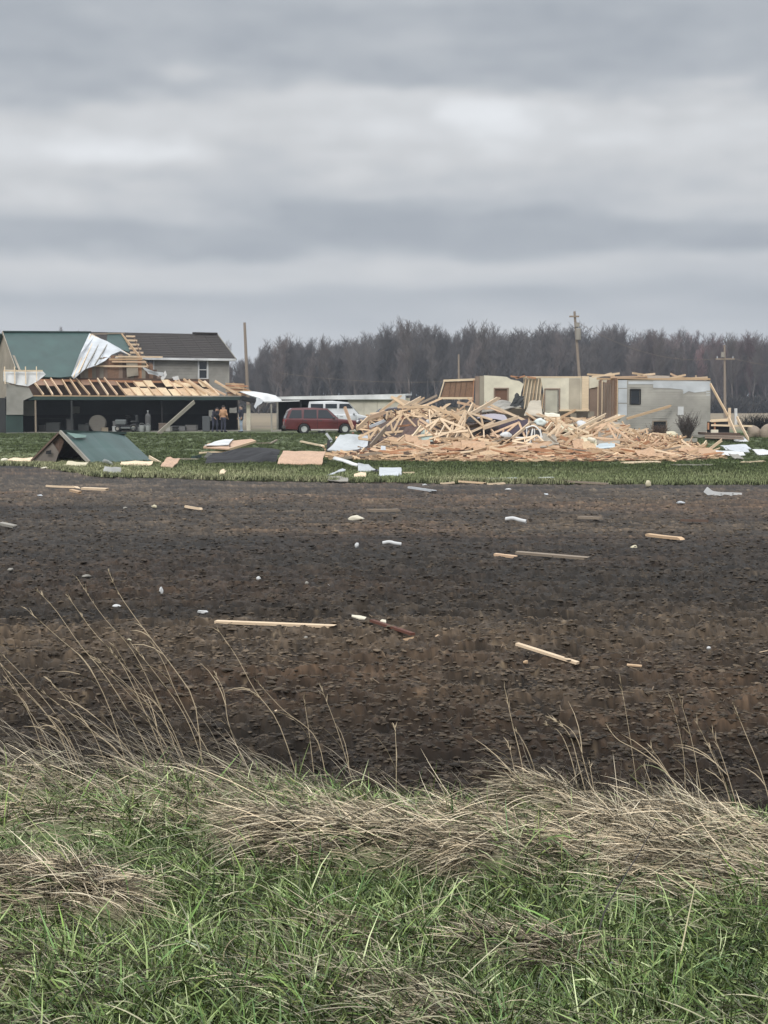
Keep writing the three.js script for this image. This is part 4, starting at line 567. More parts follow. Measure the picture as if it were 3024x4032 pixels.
  const d2 = mesh('doorway', [rect(2142, 1530, 2147, 1640, 5.96, .14), rect(2200, 1529, 2206, 1622, 5.96, .14), rect(2147, 1529, 2200, 1534, 5.965, .14)], M.brownwall, o); const leaf = mesh('door', rect(2147, 1535, 2196, 1640, 6.02, .04), std(.60, .57, .47, { map: grime }), d2);
  mesh('crawl_space', box(L(2200, 1625, 6.4).x, -.14, -.1, .84, -6.7, -6.4), M.dark, o); for (const px of [2246, 2316]) mesh('support_post', rect(px, 1620, px + 24, 1672, 6.05, .2), M.tan, o);
  mesh('wall_end', rect(1871, 1482, 1888, 1606, 6.0, .3), M.brownwall, o); mesh('wall_end', rect(1888, 1480, 1906, 1606, 5.98, .25), M.tan, o);
  mesh('inner_wall', sheet([[2320, 1484], [2361, 1486], [2362, 1520], [2345, 1525], [2320, 1530]].reverse(), 6.02, .06), M.cream, o); mesh('inner_wall', rect(2320, 1486, 2362, 1660, 6.1, .06), M.brownwall, o); mesh('stud', rect(2352, 1520, 2361, 1640, 5.98, .05), M.palewood, o);
  mesh('rubble_block', slab([L(2376, 1490, 2), L(2392, 1492, 2), L(2388, 1506, 2), L(2374, 1504, 2)].reverse(), .1), M.cream, o);
  // panelled end wall leaning on the left
  const e = mesh('end_panel', sheet([[1753, 1504], [1866, 1500], [1860, 1566], [1735, 1566]].reverse(), 6.5, .06), M.osbBrown, o);
  for (const [a, b, c, d] of [[1746, 1499, 1870, 1494], [1749, 1500, 1728, 1571], [1726, 1568, 1864, 1568], [1866, 1495, 1862, 1580]]) mesh('frame_board', beam(L(a, b, 6.42), L(c, d, 6.42), .12, .06), a > 1860 ? M.redwood : M.palewood, e);
  for (const px of [1775, 1796, 1817, 1838]) mesh('panel_seam', beam(L(px, 1504, 6.48), L(px - 8, 1566, 6.48), .03, .02), M.darkwood, e);
  mesh('rear_wall', box(-9.3, -.1, .95, 1.6, -Db - .15, -Db), M.tan, o);
}
// ---------------------------------------------------------------- the great heap of splintered lumber
const heapX = [[-3.0, 0], [-2.2, .08], [-1.5, .4], [-.5, 1.0], [.8, 1.55], [2.4, 1.75], [4.2, 1.4], [6.5, 1.05], [8.0, 1.05], [9.6, .85], [11.2, .45], [12.6, .3], [13.8, 0]];
const heapF = x => curve([[-2.5, 55], [0, 54], [6, 53], [10, 53.5], [13.5, 56]], x);
function heap(x, d) { const f = heapF(x); const t = clamp((d - f) / (65 - f)), back = 1 - sstep(67, 74, d); return curve(heapX, x) * back * (.10 * sstep(0, .04, t) + .26 * sstep(.02, .35, t) + .64 * sstep(.25, 1, t)) * (.82 + .4 * fbm2(x * .7, d * .4, 3)); }
const windows = [[1842, 2080, 1638, 1712], [1462, 1650, 1655, 1742], [2022, 2142, 1676, 1752], [1632, 1702, 1692, 1750], [1240, 1478, 1680, 1785], [2290, 2420, 1712, 1768], [2010, 2140, 1560, 1630]];
const project = p => { const q = p.clone().project(camera); return [(q.x + 1) / 2 * PW, (1 - q.y) / 2 * PH]; };
const blocked = (...ps) => ps.some(p => { const [x, y] = project(p); return windows.some(([a, b, c, d]) => x > a && x < b && y > c && y < d); });
function hp(px, py, dd = 63, lift = .05) { const r = ray(px, py); for (let d = 48; d < 72; d += .1) { const p = V(0, EYE, 0).addScaledVector(r, d / -r.z); if (p.y < G(p.x, d) + heap(p.x, d) + lift) return p; } return at(px, py, dd); }
{
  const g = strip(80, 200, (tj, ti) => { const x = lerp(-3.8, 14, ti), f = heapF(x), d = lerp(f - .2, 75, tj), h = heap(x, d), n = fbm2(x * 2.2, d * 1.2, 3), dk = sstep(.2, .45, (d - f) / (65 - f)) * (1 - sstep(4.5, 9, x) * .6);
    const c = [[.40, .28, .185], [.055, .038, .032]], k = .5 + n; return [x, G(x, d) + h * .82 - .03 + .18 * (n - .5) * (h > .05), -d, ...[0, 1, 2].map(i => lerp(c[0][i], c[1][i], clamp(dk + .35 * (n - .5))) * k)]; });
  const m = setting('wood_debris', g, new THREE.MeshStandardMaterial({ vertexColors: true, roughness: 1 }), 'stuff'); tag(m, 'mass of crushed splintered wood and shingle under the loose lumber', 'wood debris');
  const sg = new THREE.BoxGeometry(1, 1, 1), p = sg.attributes.position; for (let i = 0; i < p.count; i++) if (p.getX(i) > 0) p.setY(i, p.getY(i) * .3); sg.computeVertexNormals();
  const N = 5200, im = new THREE.InstancedMesh(sg, std(1, 1, 1, { map: grain }), N), mx = new THREE.Matrix4(), c = new THREE.Color(); let k = 0;
  while (k < N) { const x = rr(-3, 13.6), f = heapF(x), t = rnd() ** 1.5, d = lerp(f - .1, 68, t), h = heap(x, d); if (h < .03) continue; if (t > .15 && rnd() < .92 && blocked(V(x, G(x, d) + h, -d))) continue; if (t > .22 && rnd() < (x < 6 ? .75 : .45)) continue;
    const low = 1 - sstep(.15, .5, t), len = rr(.15, .8), ang = low ? rr(-.35, .35) : rr(-1.6, 1.6);
    mx.makeRotationFromEuler(new THREE.Euler(rr(-.6, .6), rr(-.5, .5) * (1 + 2 * (1 - low)), ang * (rnd() < .7 ? .5 : 1))).scale(V(len, rr(.03, .1), rr(.02, .09))).setPosition(x, G(x, d) + h * .9 + rr(-.05, .10), -d); im.setMatrixAt(k, mx);
    const q = rnd(), b = rr(.55, 1.2), base = q < .5 * (.3 + low) ? [.54, .385, .255] : q < .72 ? [.66, .49, .33] : q < .86 ? [.30, .15, .09] : [.10, .07, .055]; c.setRGB(base[0] * b, base[1] * b, base[2] * b); im.setColorAt(k, c); k++; }
  im.name = 'wood_splinters'; im.userData = { kind: 'stuff', label: 'short broken wood splinters strewn all over the lumber heap', category: 'splinters' }; im.castShadow = im.receiveShadow = true; scene.add(im);
}
// four board shapes with broken ends, unit length along x
const boardG = [0, 1, 2, 3].map(q => { const g = new THREE.BoxGeometry(1, 1, 1, 6, 2, 1), p = g.attributes.position; for (let i = 0; i < p.count; i++) { const x = p.getX(i), y = p.getY(i), z = p.getZ(i); let nx = x; if (q > 0 && x > .49) nx -= .12 * hash(Math.round(y * 4), q, 3); if (q > 1 && x < -.49) nx += .09 * hash(Math.round(y * 4), q, 5); p.setXYZ(i, nx, y + (q === 3 ? .5 * x * x : 0), z); } g.computeVertexNormals();
  const uv = g.attributes.uv; for (let i = 0; i < uv.count; i++) uv.setXY(i, p.getX(i) * 1.6, p.getY(i) * .12 + q * .2); return g; });
function board(a, b, w, t, mat, label, category, group, name = 'lumber_board', roll = 0) {
  const m = new THREE.Mesh(boardG[Math.floor(rnd() * 4)], mat); m.name = numbered(name); const d = V().subVectors(b, a), Ln = d.length(); d.normalize(); const up = Math.abs(d.y) > .95 ? V(0, 0, 1) : V(0, 1, 0), z = V().crossVectors(d, up).normalize(), y = V().crossVectors(z, d);
  m.quaternion.setFromRotationMatrix(new THREE.Matrix4().makeBasis(d, y, z)); m.rotateX(roll); m.position.addVectors(a, b).multiplyScalar(.5); m.scale.set(Ln, w, t); m.castShadow = m.receiveShadow = true; scene.add(m); return tag(m, label, category, group);
}
const JUMBLE = 'broken pale lumber board jumbled in the big heap before the ruined house', JG = 'broken boards jumbled in the lumber heap';
{ // loose boards over the heap
  for (let i = 0; i < 235; i++) {
    const x = i < 90 ? rr(-1.2, 13.2) : rr(-1.4, 12.4), f = heapF(x), t = i < 90 ? rnd() * .3 : rr(.12, 1), d = lerp(f, 67, t), h = heap(x, d); if (h < .05 && i % 3) { i--; continue; }
    const low = t < .22, len = low ? rr(.7, 2.4) : rr(.5, 1.7) * (x > 8 ? .75 : 1), az = rr(-.9, .9) + (rnd() < .5 ? 0 : Math.PI), el = low ? rr(-.2, .28) : rr(-.2, .95) * (rnd() < .75 ? .75 : -.5), u = V(Math.cos(az) * Math.cos(el), Math.sin(Math.abs(el)) * (rnd() < .12 ? -1 : 1), Math.sin(az) * Math.cos(el) * .8);
    const c = V(x, G(x, d) + h + (low ? .06 : rr(.02, .28)) + Math.abs(u.y) * len * .2, -d), m = rnd() < .07 ? M.greywood : rnd() < (low ? .3 : .08) ? M.redwood : M.lumber[Math.floor(rnd() * 5)];
    if (rnd() < .9 && blocked(c, c.clone().addScaledVector(u, len * .3), c.clone().addScaledVector(u, -len * .3))) continue;
    board(c.clone().addScaledVector(u, -len / 2), c.clone().addScaledVector(u, len / 2), rnd() < .25 ? .11 : .07, .035, m, JUMBLE, 'lumber', JG, 'lumber_board', rr(-.5, .5));
  }
  for (let i = 0; i < 60; i++) { // longer timbers thrown across the top
    const x = rr(-.9, 9.5), d = rr(57, 65), h = heap(x, d), len = rr(1.3, 3.2), az = rr(-.6, .6) + (rnd() < .6 ? 0 : Math.PI), el = rr(.05, .6) * (x > 6 ? .7 : 1), u = V(Math.cos(az) * Math.cos(el), Math.sin(el), Math.sin(az) * Math.cos(el)), c = V(x, G(x, d) + h + .12 + u.y * len * .12, -d);
    if (rnd() < .9 && blocked(c, c.clone().addScaledVector(u, len * .3), c.clone().addScaledVector(u, -len * .3))) continue;
    board(c.clone().addScaledVector(u, -len / 2), c.clone().addScaledVector(u, len / 2), rr(.08, .12), .04, rnd() < .12 ? M.greywood : M.lumber[[0, 2, 2, 4][i % 4]], JUMBLE, 'lumber', JG, 'lumber_board', rr(-.4, .4));
  }
  // boards that stand out, where the photograph shows them
  const S = (x0, y0, x1, y1, w, m, label, d0, d1) => { const a = d0 ? at(x0, y0, d0) : hp(x0, y0, 63, .08), b = d1 ? at(x1, y1, d1) : hp(x1, y1, d0 ?? 63, .12); if (!d1 && Math.abs(b.z - a.z) > 5) b.copy(at(x1, y1, -a.z + Math.sign(a.z - b.z) * 2)); return board(a, b, w, .05, m, label ?? JUMBLE, 'lumber', label ? undefined : JG); };
  const K = M.lumber;
  S(1355, 1600, 1392, 1694, .14, M.osbPink, 'pinkish board propped upright before the white van', 60, 59.6); S(1403, 1692, 1456, 1642, .17, K[0], 'thick bent board rising from the foot of the upright pinkish board', 59.5, 60.5); S(1452, 1646, 1520, 1622, .17, K[4], 'pale board carrying on up right from the thick bent board', 60.5, 61.5); S(1454, 1682, 1519, 1655, .11, M.wrap, 'whitish board slanting over the dark gap at the heap left end', 59.5, 60);
  S(1459, 1757, 1524, 1680, .19, M.greywood, 'wide grey weathered board slanting before the dark hollow', 57, 58.6); S(1555, 1720, 1590, 1652, .11, K[3]); S(1584, 1716, 1634, 1664, .12, M.greywood); S(1606, 1744, 1660, 1676, .12, M.palewood, 'pale yellow board slanting left of the light green sheet', 57.5, 58.8);
  S(1396, 1810, 1437, 1764, .10, K[0]); S(1469, 1764, 1531, 1727, .12, K[4]); S(1529, 1727, 1607, 1748, .11, K[0]); S(1594, 1600, 1660, 1565, .14, K[2], 'pale board topping the heap left of the brown end wall', 62, 63); S(1560, 1604, 1702, 1602, .10, K[0], undefined, 61.5, 61.8); S(1689, 1612, 1697, 1706, .11, K[2], undefined, 60, 59);
  S(1819, 1650, 1972, 1563, .15, K[2], 'long pale beam crossing before the brown doorway of the ruin', 60, 63); S(1790, 1735, 1864, 1587, .15, K[2], 'long pale beam standing steeply in the middle of the heap', 58.4, 60.5); S(1697, 1600, 1816, 1645, .12, K[0], 'pale beam sloping down right into the foot of the long crossing beam', 60.5, 60); S(1724, 1725, 1757, 1665, .10, K[2]); S(1756, 1735, 1786, 1664, .10, K[0]); S(1711, 1738, 1722, 1694, .10, K[2]);
  S(1903, 1686, 2048, 1641, .13, K[2], 'long pale beam lying below the black tarp', 58.6, 60.2); S(1840, 1680, 1863, 1725, .09, K[0]); S(1903, 1661, 1906, 1730, .10, K[2]); S(1932, 1690, 1962, 1726, .09, K[4]); S(1753, 1824, 1781, 1795, .11, K[2], 'short pale board standing at the heap foot beside the grass', 53.6, 54.2); S(1819, 1824, 1893, 1795, .11, K[2], 'pale board slanting up from the grass at the heap foot', 53.4, 54.4); S(1905, 1804, 1952, 1781, .10, K[0]);
  S(1806, 1733, 1892, 1728, .10, K[0]); S(1900, 1743, 1960, 1746, .11, K[2]); S(2019, 1724, 2083, 1670, .12, K[2], 'pale beam slanting above the white wire rack', 57.6, 59); S(2217, 1718, 2393, 1629, .12, M.palewood, 'longest yellowish beam slanting up right towards the brown side wall', 58, 61.5); S(2274, 1710, 2387, 1652, .10, K[0], undefined, 58.3, 61); S(2296, 1670, 2346, 1643, .10, K[2], undefined, 61, 62); S(2190, 1644, 2196, 1730, .13, K[3], undefined, 59, 58.6); S(2150, 1697, 2174, 1665, .12, M.palewood, undefined, 59, 59.4);
  S(2203, 1720, 2273, 1746, .13, M.redwood, undefined, 57, 57); S(2180, 1815, 2450, 1806, .10, K[2], 'long straight board along the grassy foot of the heap', 54, 54.4); S(2100, 1770, 2310, 1790, .12, M.redwood, undefined, 55, 54.8); S(1560, 1800, 1760, 1790, .12, K[4], undefined, 54.4, 54.8); S(2460, 1651, 2646, 1597, .13, K[1], 'weathered beam leaning across the grey siding', 75.5, 77.6); S(2449, 1662, 2497, 1750, .14, K[1], 'thick broken post leaning at the corner of the grey siding', 76, 74.5); S(2466, 1690, 2522, 1738, .11, K[3], undefined, 75, 74);
  S(2525, 1740, 2745, 1732, .17, M.concrete, 'pale grey plank lying below the basement window', 70, 70); S(2580, 1752, 2735, 1750, .13, M.greywood, undefined, 69, 69); S(2760, 1768, 2782, 1738, .14, M.palewood, 'short yellowish board propped beside the dark deck wreck', 67, 67.4); S(2800, 1656, 2778, 1722, .11, K[2], 'short board leaning at the right corner of the grey house', 76, 75); S(2797, 1512, 2872, 1648, .14, K[0], 'long board fallen from the eave at the right corner of the house', 77.6, 75.5); S(2868, 1640, 2908, 1732, .15, K[2], 'wide pale board slumping left of its twin at the deck wreck', 75, 73.4); S(2900, 1640, 2950, 1737, .15, K[2], 'wide pale board slumping rightmost at the deck wreck', 74.6, 73);
}
function crumple(pts, t, amp, sub = 5, sd = 0) { // four corners -> bent sheet with thickness
  const [A, B, C, D] = pts, pos = [], P = (i, j, s) => { const u = i / sub, v = j / sub, p = V().copy(A).lerp(B, u).lerp(V().copy(D).lerp(C, u), v); const n = fbm2(u * 2.3 + sd, v * 2.3 + sd * 3, 3) - .5, e = (hash(i, j, sd + 2) - .5); p.y += amp * n * 2 + s * t; p.x += e * amp * .35; p.z += e * amp * .4; return p; };
  const tri = (a, b, c) => [a, b, c].forEach(p => pos.push(p.x, p.y, p.z));
  for (let i = 0; i < sub; i++) for (let j = 0; j < sub; j++) { for (const s of [0, -1]) { const a = P(i, j, s), b = P(i + 1, j, s), c = P(i + 1, j + 1, s), d = P(i, j + 1, s); if (s) { tri(a, c, b); tri(a, d, c); } else { tri(a, b, c); tri(a, c, d); } } }
  const edge = (f) => { for (let k = 0; k < sub; k++) { const a = f(k, 0), b = f(k + 1, 0), c = f(k + 1, -1), d = f(k, -1); tri(a, b, c); tri(a, c, d); } }; edge((k, s) => P(k, 0, s)); edge((k, s) => P(k, sub, s)); edge((k, s) => P(0, k, s)); edge((k, s) => P(sub, k, s));
  const g = new THREE.BufferGeometry(); g.setAttribute('position', new THREE.Float32BufferAttribute(pos, 3)); g.computeVertexNormals(); return g;
}
function lump(r, sd, sx = 1, sy = .7, sz = 1) { const g = mergeVertices(new THREE.IcosahedronGeometry(1, 2).deleteAttribute('normal').deleteAttribute('uv')), p = g.attributes.position; for (let i = 0; i < p.count; i++) { const v = V().fromBufferAttribute(p, i), s = .6 + .8 * noise3(v.x * 1.6 + sd, v.y * 1.6, v.z * 1.6 + sd * 2); p.setXYZ(i, v.x * s * r * sx, v.y * s * r * sy, v.z * s * r * sz); } g.computeVertexNormals(); return g; }
const atHome = (g, p) => { g.translate(-p.x, -p.y, -p.z); return g; };
function scrap(name, label, category, pts, mat, t = .03, amp = .05, sub = 5) { const p = pts.reduce((s, q) => s.add(q), V()).multiplyScalar(.25); const m = mesh(name, atHome(crumple(pts, t, amp, sub, Math.floor(rnd() * 99)), p), mat); m.position.copy(p); return tag(m, label, category); }
function chunk(name, label, category, p, r, mat, sx, sy, sz) { const m = mesh(name, lump(r, rnd() * 50, sx, sy, sz), mat); m.position.copy(p); m.rotation.y = rr(0, 6); return tag(m, label, category); }
for (let i = 0; i < 24; i++) { // sheets of torn sheathing flattened at the foot of the heap
  const x = rr(.5, 12.6), f = heapF(x), d = f + rr(.2, 3.0), L = rr(.4, 1.2), D = rr(.4, 1.1), a = rr(-.35, .35), y = G(x, d) + heap(x, d) + rr(.04, .16), u = V(Math.cos(a), rr(-.07, .07), Math.sin(a)), v = V(Math.sin(a) * .3, rr(.08, .42), -1).normalize(), P = (s, t) => V(x, y, -d).addScaledVector(u, s * L / 2).addScaledVector(v, t * D);
  scrap('sheathing_sheet', 'torn tan sheathing sheet flattened at the foot of the heap', 'sheathing', [P(-1, 0), P(1, 0), P(1, 1), P(-1, 1)], [M.osb, M.osbDull ??= std(.46, .31, .205, { map: flakes }), M.redwood2 ??= std(.43, .29, .19, { map: grain }), M.osbDull][i % 4], .03, .13).userData.group = 'sheathing sheets at the heap foot';
}
{ // broken roof trusses lying in the heap
  const spots = [[.9, 59.5, .5, .35, 2.6], [2.2, 58.2, -.3, .5, 2.3], [3.6, 59.6, .7, .25, 2.8], [5.2, 58.6, -.5, .45, 2.2], [1.7, 61.5, .2, .7, 2.4], [7.2, 58.4, .3, .3, 2.4], [5.9, 57, .15, .9, 1.9], [8.9, 59.5, -.35, .35, 2.2], [-.2, 58.6, .6, .4, 1.9]];
  const says = ['left of the steep beams', 'by the pale slats in the middle', 'behind the black tarp', 'left of the white wire rack', 'at the top of the heap', 'right of the white wire rack', 'low in the middle of the heap', 'towards the grey house', 'by the left hollow'];
  spots.forEach(([x, d, ya, tilt, len], i) => { const o = thing('roof_truss', 'broken pale roof truss with webs lying ' + says[i], 'roof truss', V(x, G(x, d) + heap(x, d) + .12, -d), ya); o.rotation.order = 'YXZ'; o.rotation.x = -tilt; o.rotation.z = rr(-.3, .3); const h = len * .3, m = M.lumber[[0, 2, 2, 4][i % 4]];
    mesh('bottom_chord', beam(V(-len / 2, 0, 0), V(len / 2, 0, 0), .09, .04), m, o); mesh('top_chord', beam(V(-len / 2, .03, 0), V(0, h, 0), .09, .04), m, o); if (i % 3) mesh('top_chord', beam(V(0, h, 0), V(len / 2 * .9, .1, 0), .09, .04), m, o); for (const [a, b, c, e] of [[-.25, 0, -.25, .5], [-.25, 0, 0, 1], [0, 1, .22, 0], [.22, 0, .25, .5]]) mesh('web', beam(V(a * len, b * h, .03), V(c * len, e * h, .03), .08, .035), m, o); });
}
{ // things caught in the heap
  const q = (...a) => a.map(([x, y, d]) => d ? at(x, y, d) : hp(x, y, 62, .12));
  scrap('plywood_sheet', 'broad tan plywood sheet at the heap foot left of the middle', 'plywood', q([1490, 1800, 54.2], [1640, 1792, 54.2], [1640, 1768, 56], [1500, 1765, 56.5]), M.osb, .03, .06); scrap('plywood_sheet', 'broad tan plywood sheet lying in the middle of the heap foot', 'plywood', q([1810, 1778, 55], [1970, 1786, 54.8], [1985, 1768, 56.5], [1815, 1755, 57]), M.osb, .03, .05);
  scrap('plywood_sheet', 'tan plywood sheet tipped below the white wire rack', 'plywood', q([1990, 1768, 55.5], [2130, 1778, 55.2], [2140, 1756, 57], [1985, 1748, 57.5]), M.osbPink, .03, .06); scrap('plywood_sheet', 'greyish torn board lying right of the white wire rack', 'plywood', q([2125, 1760, 56], [2200, 1752, 56], [2190, 1712, 58.5], [2140, 1706, 58.5]), M.tan, .03, .12); scrap('plywood_sheet', 'reddish sheet along the right end of the heap foot', 'plywood', q([2480, 1806, 55], [2790, 1808, 56], [2780, 1780, 58], [2500, 1776, 57.5]), M.osbPink, .03, .08);
  scrap('plywood_sheet', 'brown panel fallen flat below the brown side wall', 'plywood', q([2345, 1745, 58.5], [2440, 1752, 58], [2455, 1672, 66], [2370, 1662, 66]), M.tan, .04, .16); scrap('drywall_sheet', 'light green wallboard standing in the heap left of the steep beam', 'wallboard', q([1628, 1742, 58.2], [1706, 1750, 57.6], [1698, 1690, 59], [1668, 1694, 59]), std(.42, .50, .45, { map: grime }), .03, .05);
  scrap('black_tarp', 'black tarp draped over the heap above the long pale beam', 'tarp', q([1835, 1655, 60.5], [1992, 1668, 60.4], [1975, 1640, 62.5], [1850, 1630, 62.5]), M.black, .02, .16, 8); scrap('roof_felt', 'strip of lilac grey felt lying on the black tarp', 'roof felt', q([1880, 1644, 60.8], [2000, 1650, 60.6], [1985, 1634, 61.5], [1885, 1632, 61.5]), std(.30, .28, .31), .02, .08); scrap('purple_cloth', 'dark purple cloth heaped under the pale beam above the rack', 'cloth', q([1958, 1690, 59.4], [2075, 1708, 59], [2080, 1655, 61], [1995, 1650, 61]), M.purple, .03, .22, 7);
  scrap('roof_felt', 'dark felt crumpled beside the light green wallboard', 'roof felt', q([1650, 1775, 56], [1740, 1790, 55.6], [1720, 1762, 56.6], [1655, 1738, 57.6]), M.black, .02, .10, 6); scrap('shingle_mat', 'brown shingled roof piece sunk in the left hollow of the heap', 'shingles', q([1462, 1740, 58], [1580, 1720, 58.5], [1640, 1650, 61.5], [1500, 1664, 61]), std(.075, .05, .045, { map: flakes }), .04, .18, 7); scrap('shingle_mat', 'brown shingled roof piece tipped right of the grey weathered board', 'shingles', q([1570, 1735, 58], [1650, 1720, 58.5], [1690, 1640, 61], [1610, 1650, 61]), std(.085, .05, .045, { map: flakes }), .04, .16, 7);
  scrap('ceiling_sheet', 'grey ceiling sheet folded before the torn studs of the ruin', 'ceiling sheet', q([1895, 1610, 64], [2050, 1612, 66], [2040, 1580, 68], [1920, 1585, 67]), M.concrete, .04, .25, 7); scrap('rag_rug', 'dark grey cloth hanging before the torn studs of the ruin', 'cloth', q([2005, 1606, 66], [2060, 1600, 66.5], [2062, 1560, 67], [2032, 1556, 67]), M.interior, .03, .2, 6); scrap('drywall_sheet', 'tall grey-green wallboard leaning below the torn studs', 'wallboard', q([2062, 1632, 66], [2138, 1640, 66], [2130, 1580, 69], [2088, 1576, 69]), M.creamDark, .04, .06); scrap('drywall_sheet', 'pale wallboard sheet slumped below the white door', 'wallboard', q([2140, 1668, 63], [2215, 1675, 63], [2204, 1628, 68], [2146, 1626, 68]), M.cream, .04, .08);
  scrap('insulation_batt', 'yellow insulation batt lying left of the pale blue sheet', 'insulation', q([2288, 1748, 57.5], [2350, 1752, 57.2], [2345, 1722, 59], [2290, 1712, 59.4]), M.foam, .08, .14, 6); scrap('insulation_batt', 'yellow insulation batt above its twin near the long yellowish beam', 'insulation', q([2205, 1700, 60], [2262, 1690, 60.5], [2255, 1668, 62], [2206, 1672, 62]), M.foam, .08, .14, 6); scrap('blue_sheet', 'pale blue sheet lying flat in the right half of the heap', 'sheet', q([2330, 1768, 56.5], [2422, 1760, 56.5], [2420, 1744, 58.2], [2360, 1746, 58]), std(.52, .60, .63, { map: grime }), .03, .05); scrap('white_sheet', 'small white card standing upright in the heap left part', 'card', q([1497, 1790, 55.6], [1520, 1791, 55.6], [1518, 1757, 56], [1500, 1756, 56]), M.wrap, .02, .02, 3);
  chunk('white_bag', 'white bag wedged at the left of the steep slats', 'bag', hp(1688, 1664, 60).setY(at(1688, 1664, 60).y), .12, M.white, 1, 1, 1).position.copy(at(1688, 1664, 59.8)); chunk('white_bag', 'round white bundle lying under the purple cloth', 'bag', at(1993, 1716, 58.4), .19, M.white, 1.2, .7, 1); chunk('white_bag', 'round white bundle caught beside the longest yellowish beam', 'bag', at(2290, 1674, 60.5), .2, M.white, 1, .9, 1); chunk('white_bag', 'pale blue bundle below the slumped pale wallboard', 'bag', at(2128, 1662, 61), .22, std(.55, .60, .57), 1.2, .8, 1); chunk('white_bag', 'small white bundle at the brown corner left of the siding', 'bag', at(2433, 1642, 76.5), .16, M.cream, 1, .9, 1); chunk('foam_block', 'large yellowish foam block lying below the grey siding', 'foam block', at(2645, 1714, 73), .42, M.foam, 1.25, .5, .7); chunk('foam_block', 'small cream lump before the yellow insulation', 'foam block', at(2330, 1733, 57.6), .15, M.cream, 1.2, .8, 1);
  // white wire rack
  const p = at(2082, 1745, 57.8), o = thing('wire_rack', 'white wire rack with curved top standing in the heap middle', 'rack', p), P = (x, y) => at(x, y, 57.8).sub(p), w = std(.72, .72, .70);
  mesh('rail', rod(P(2030, 1724), P(2136, 1721), .025), w, o); for (const x of [2074, 2086, 2105, 2128]) mesh('upright', rod(P(x, 1750), P(x + (x === 2086 ? 12 : 0), 1688), x === 2086 ? .035 : .018), w, o);
  const cv = new THREE.CatmullRomCurve3([P(2070, 1686), P(2100, 1677), P(2122, 1692), P(2133, 1722), P(2128, 1746)]); mesh('curved_top', new THREE.TubeGeometry(cv, 24, .03, 7), w, o); mesh('rail', rod(P(2036, 1742), P(2126, 1746), .018), w, o);
  scrap('dark_cloth', 'dark cloth hanging behind the white wire rack', 'cloth', [at(2030, 1750, 58.6), at(2140, 1752, 58.6), at(2132, 1690, 59.6), at(2060, 1690, 59.6)], M.dark, .02, .1, 6);
}
{ // wreck of a deck at the right corner
  const p = onG(at(2850, 1715, 73.5).x, 73.5), o = thing('deck_wreck', 'dark broken deck with two upright posts at the right corner of the house', 'deck', p), P = (x, y, d) => at(x, y, d).sub(p);
  mesh('deck_frame', box(P(2790, 1700, 74).x, P(2905, 1700, 74).x, .28, .4, -3, 0), M.darkwood, o); for (let k = 0; k < 6; k++) mesh('deck_board', beam(P(2775, 1712 + k * 2.4, 73.4 - k * .5), P(2925 + rr(-9, 18), 1716 + k * 2.6, 73.0 - k * .5), .05, .22), [M.darkwood, M.greywood, M.brownwall][k % 3], o);
  mesh('skirt', box(P(2802, 1700, 74).x, P(2890, 1700, 74).x, .0, .95, -1.6, -1.5), M.black, o); mesh('beam', beam(P(2800, 1657, 75), P(2872, 1653, 75), .14, .1), M.palewood, o); mesh('beam', beam(P(2800, 1674, 75), P(2962, 1678, 74.6), .09, .3), M.palewood, o); mesh('panel', box(P(2802, 1700, 74.6).x, P(2830, 1700, 74.6).x, .28, .55, -1.3, -1.2), M.cream, o);
  for (const x of [2868, 2893]) mesh('post', [beam(P(x + 4, 1672, 75), P(x + 4, x < 2880 ? 1606 : 1608, 75), .13, .13)], x < 2880 ? M.lumber[2] : M.white, o); mesh('table_leg', box(P(2812, 1, 75).x, P(2818, 1, 75).x, .55, .9, -1.5, -1.4), M.redwood, o); mesh('table_leg', box(P(2838, 1, 75).x, P(2844, 1, 75).x, .55, .9, -1.5, -1.4), M.redwood, o);
}
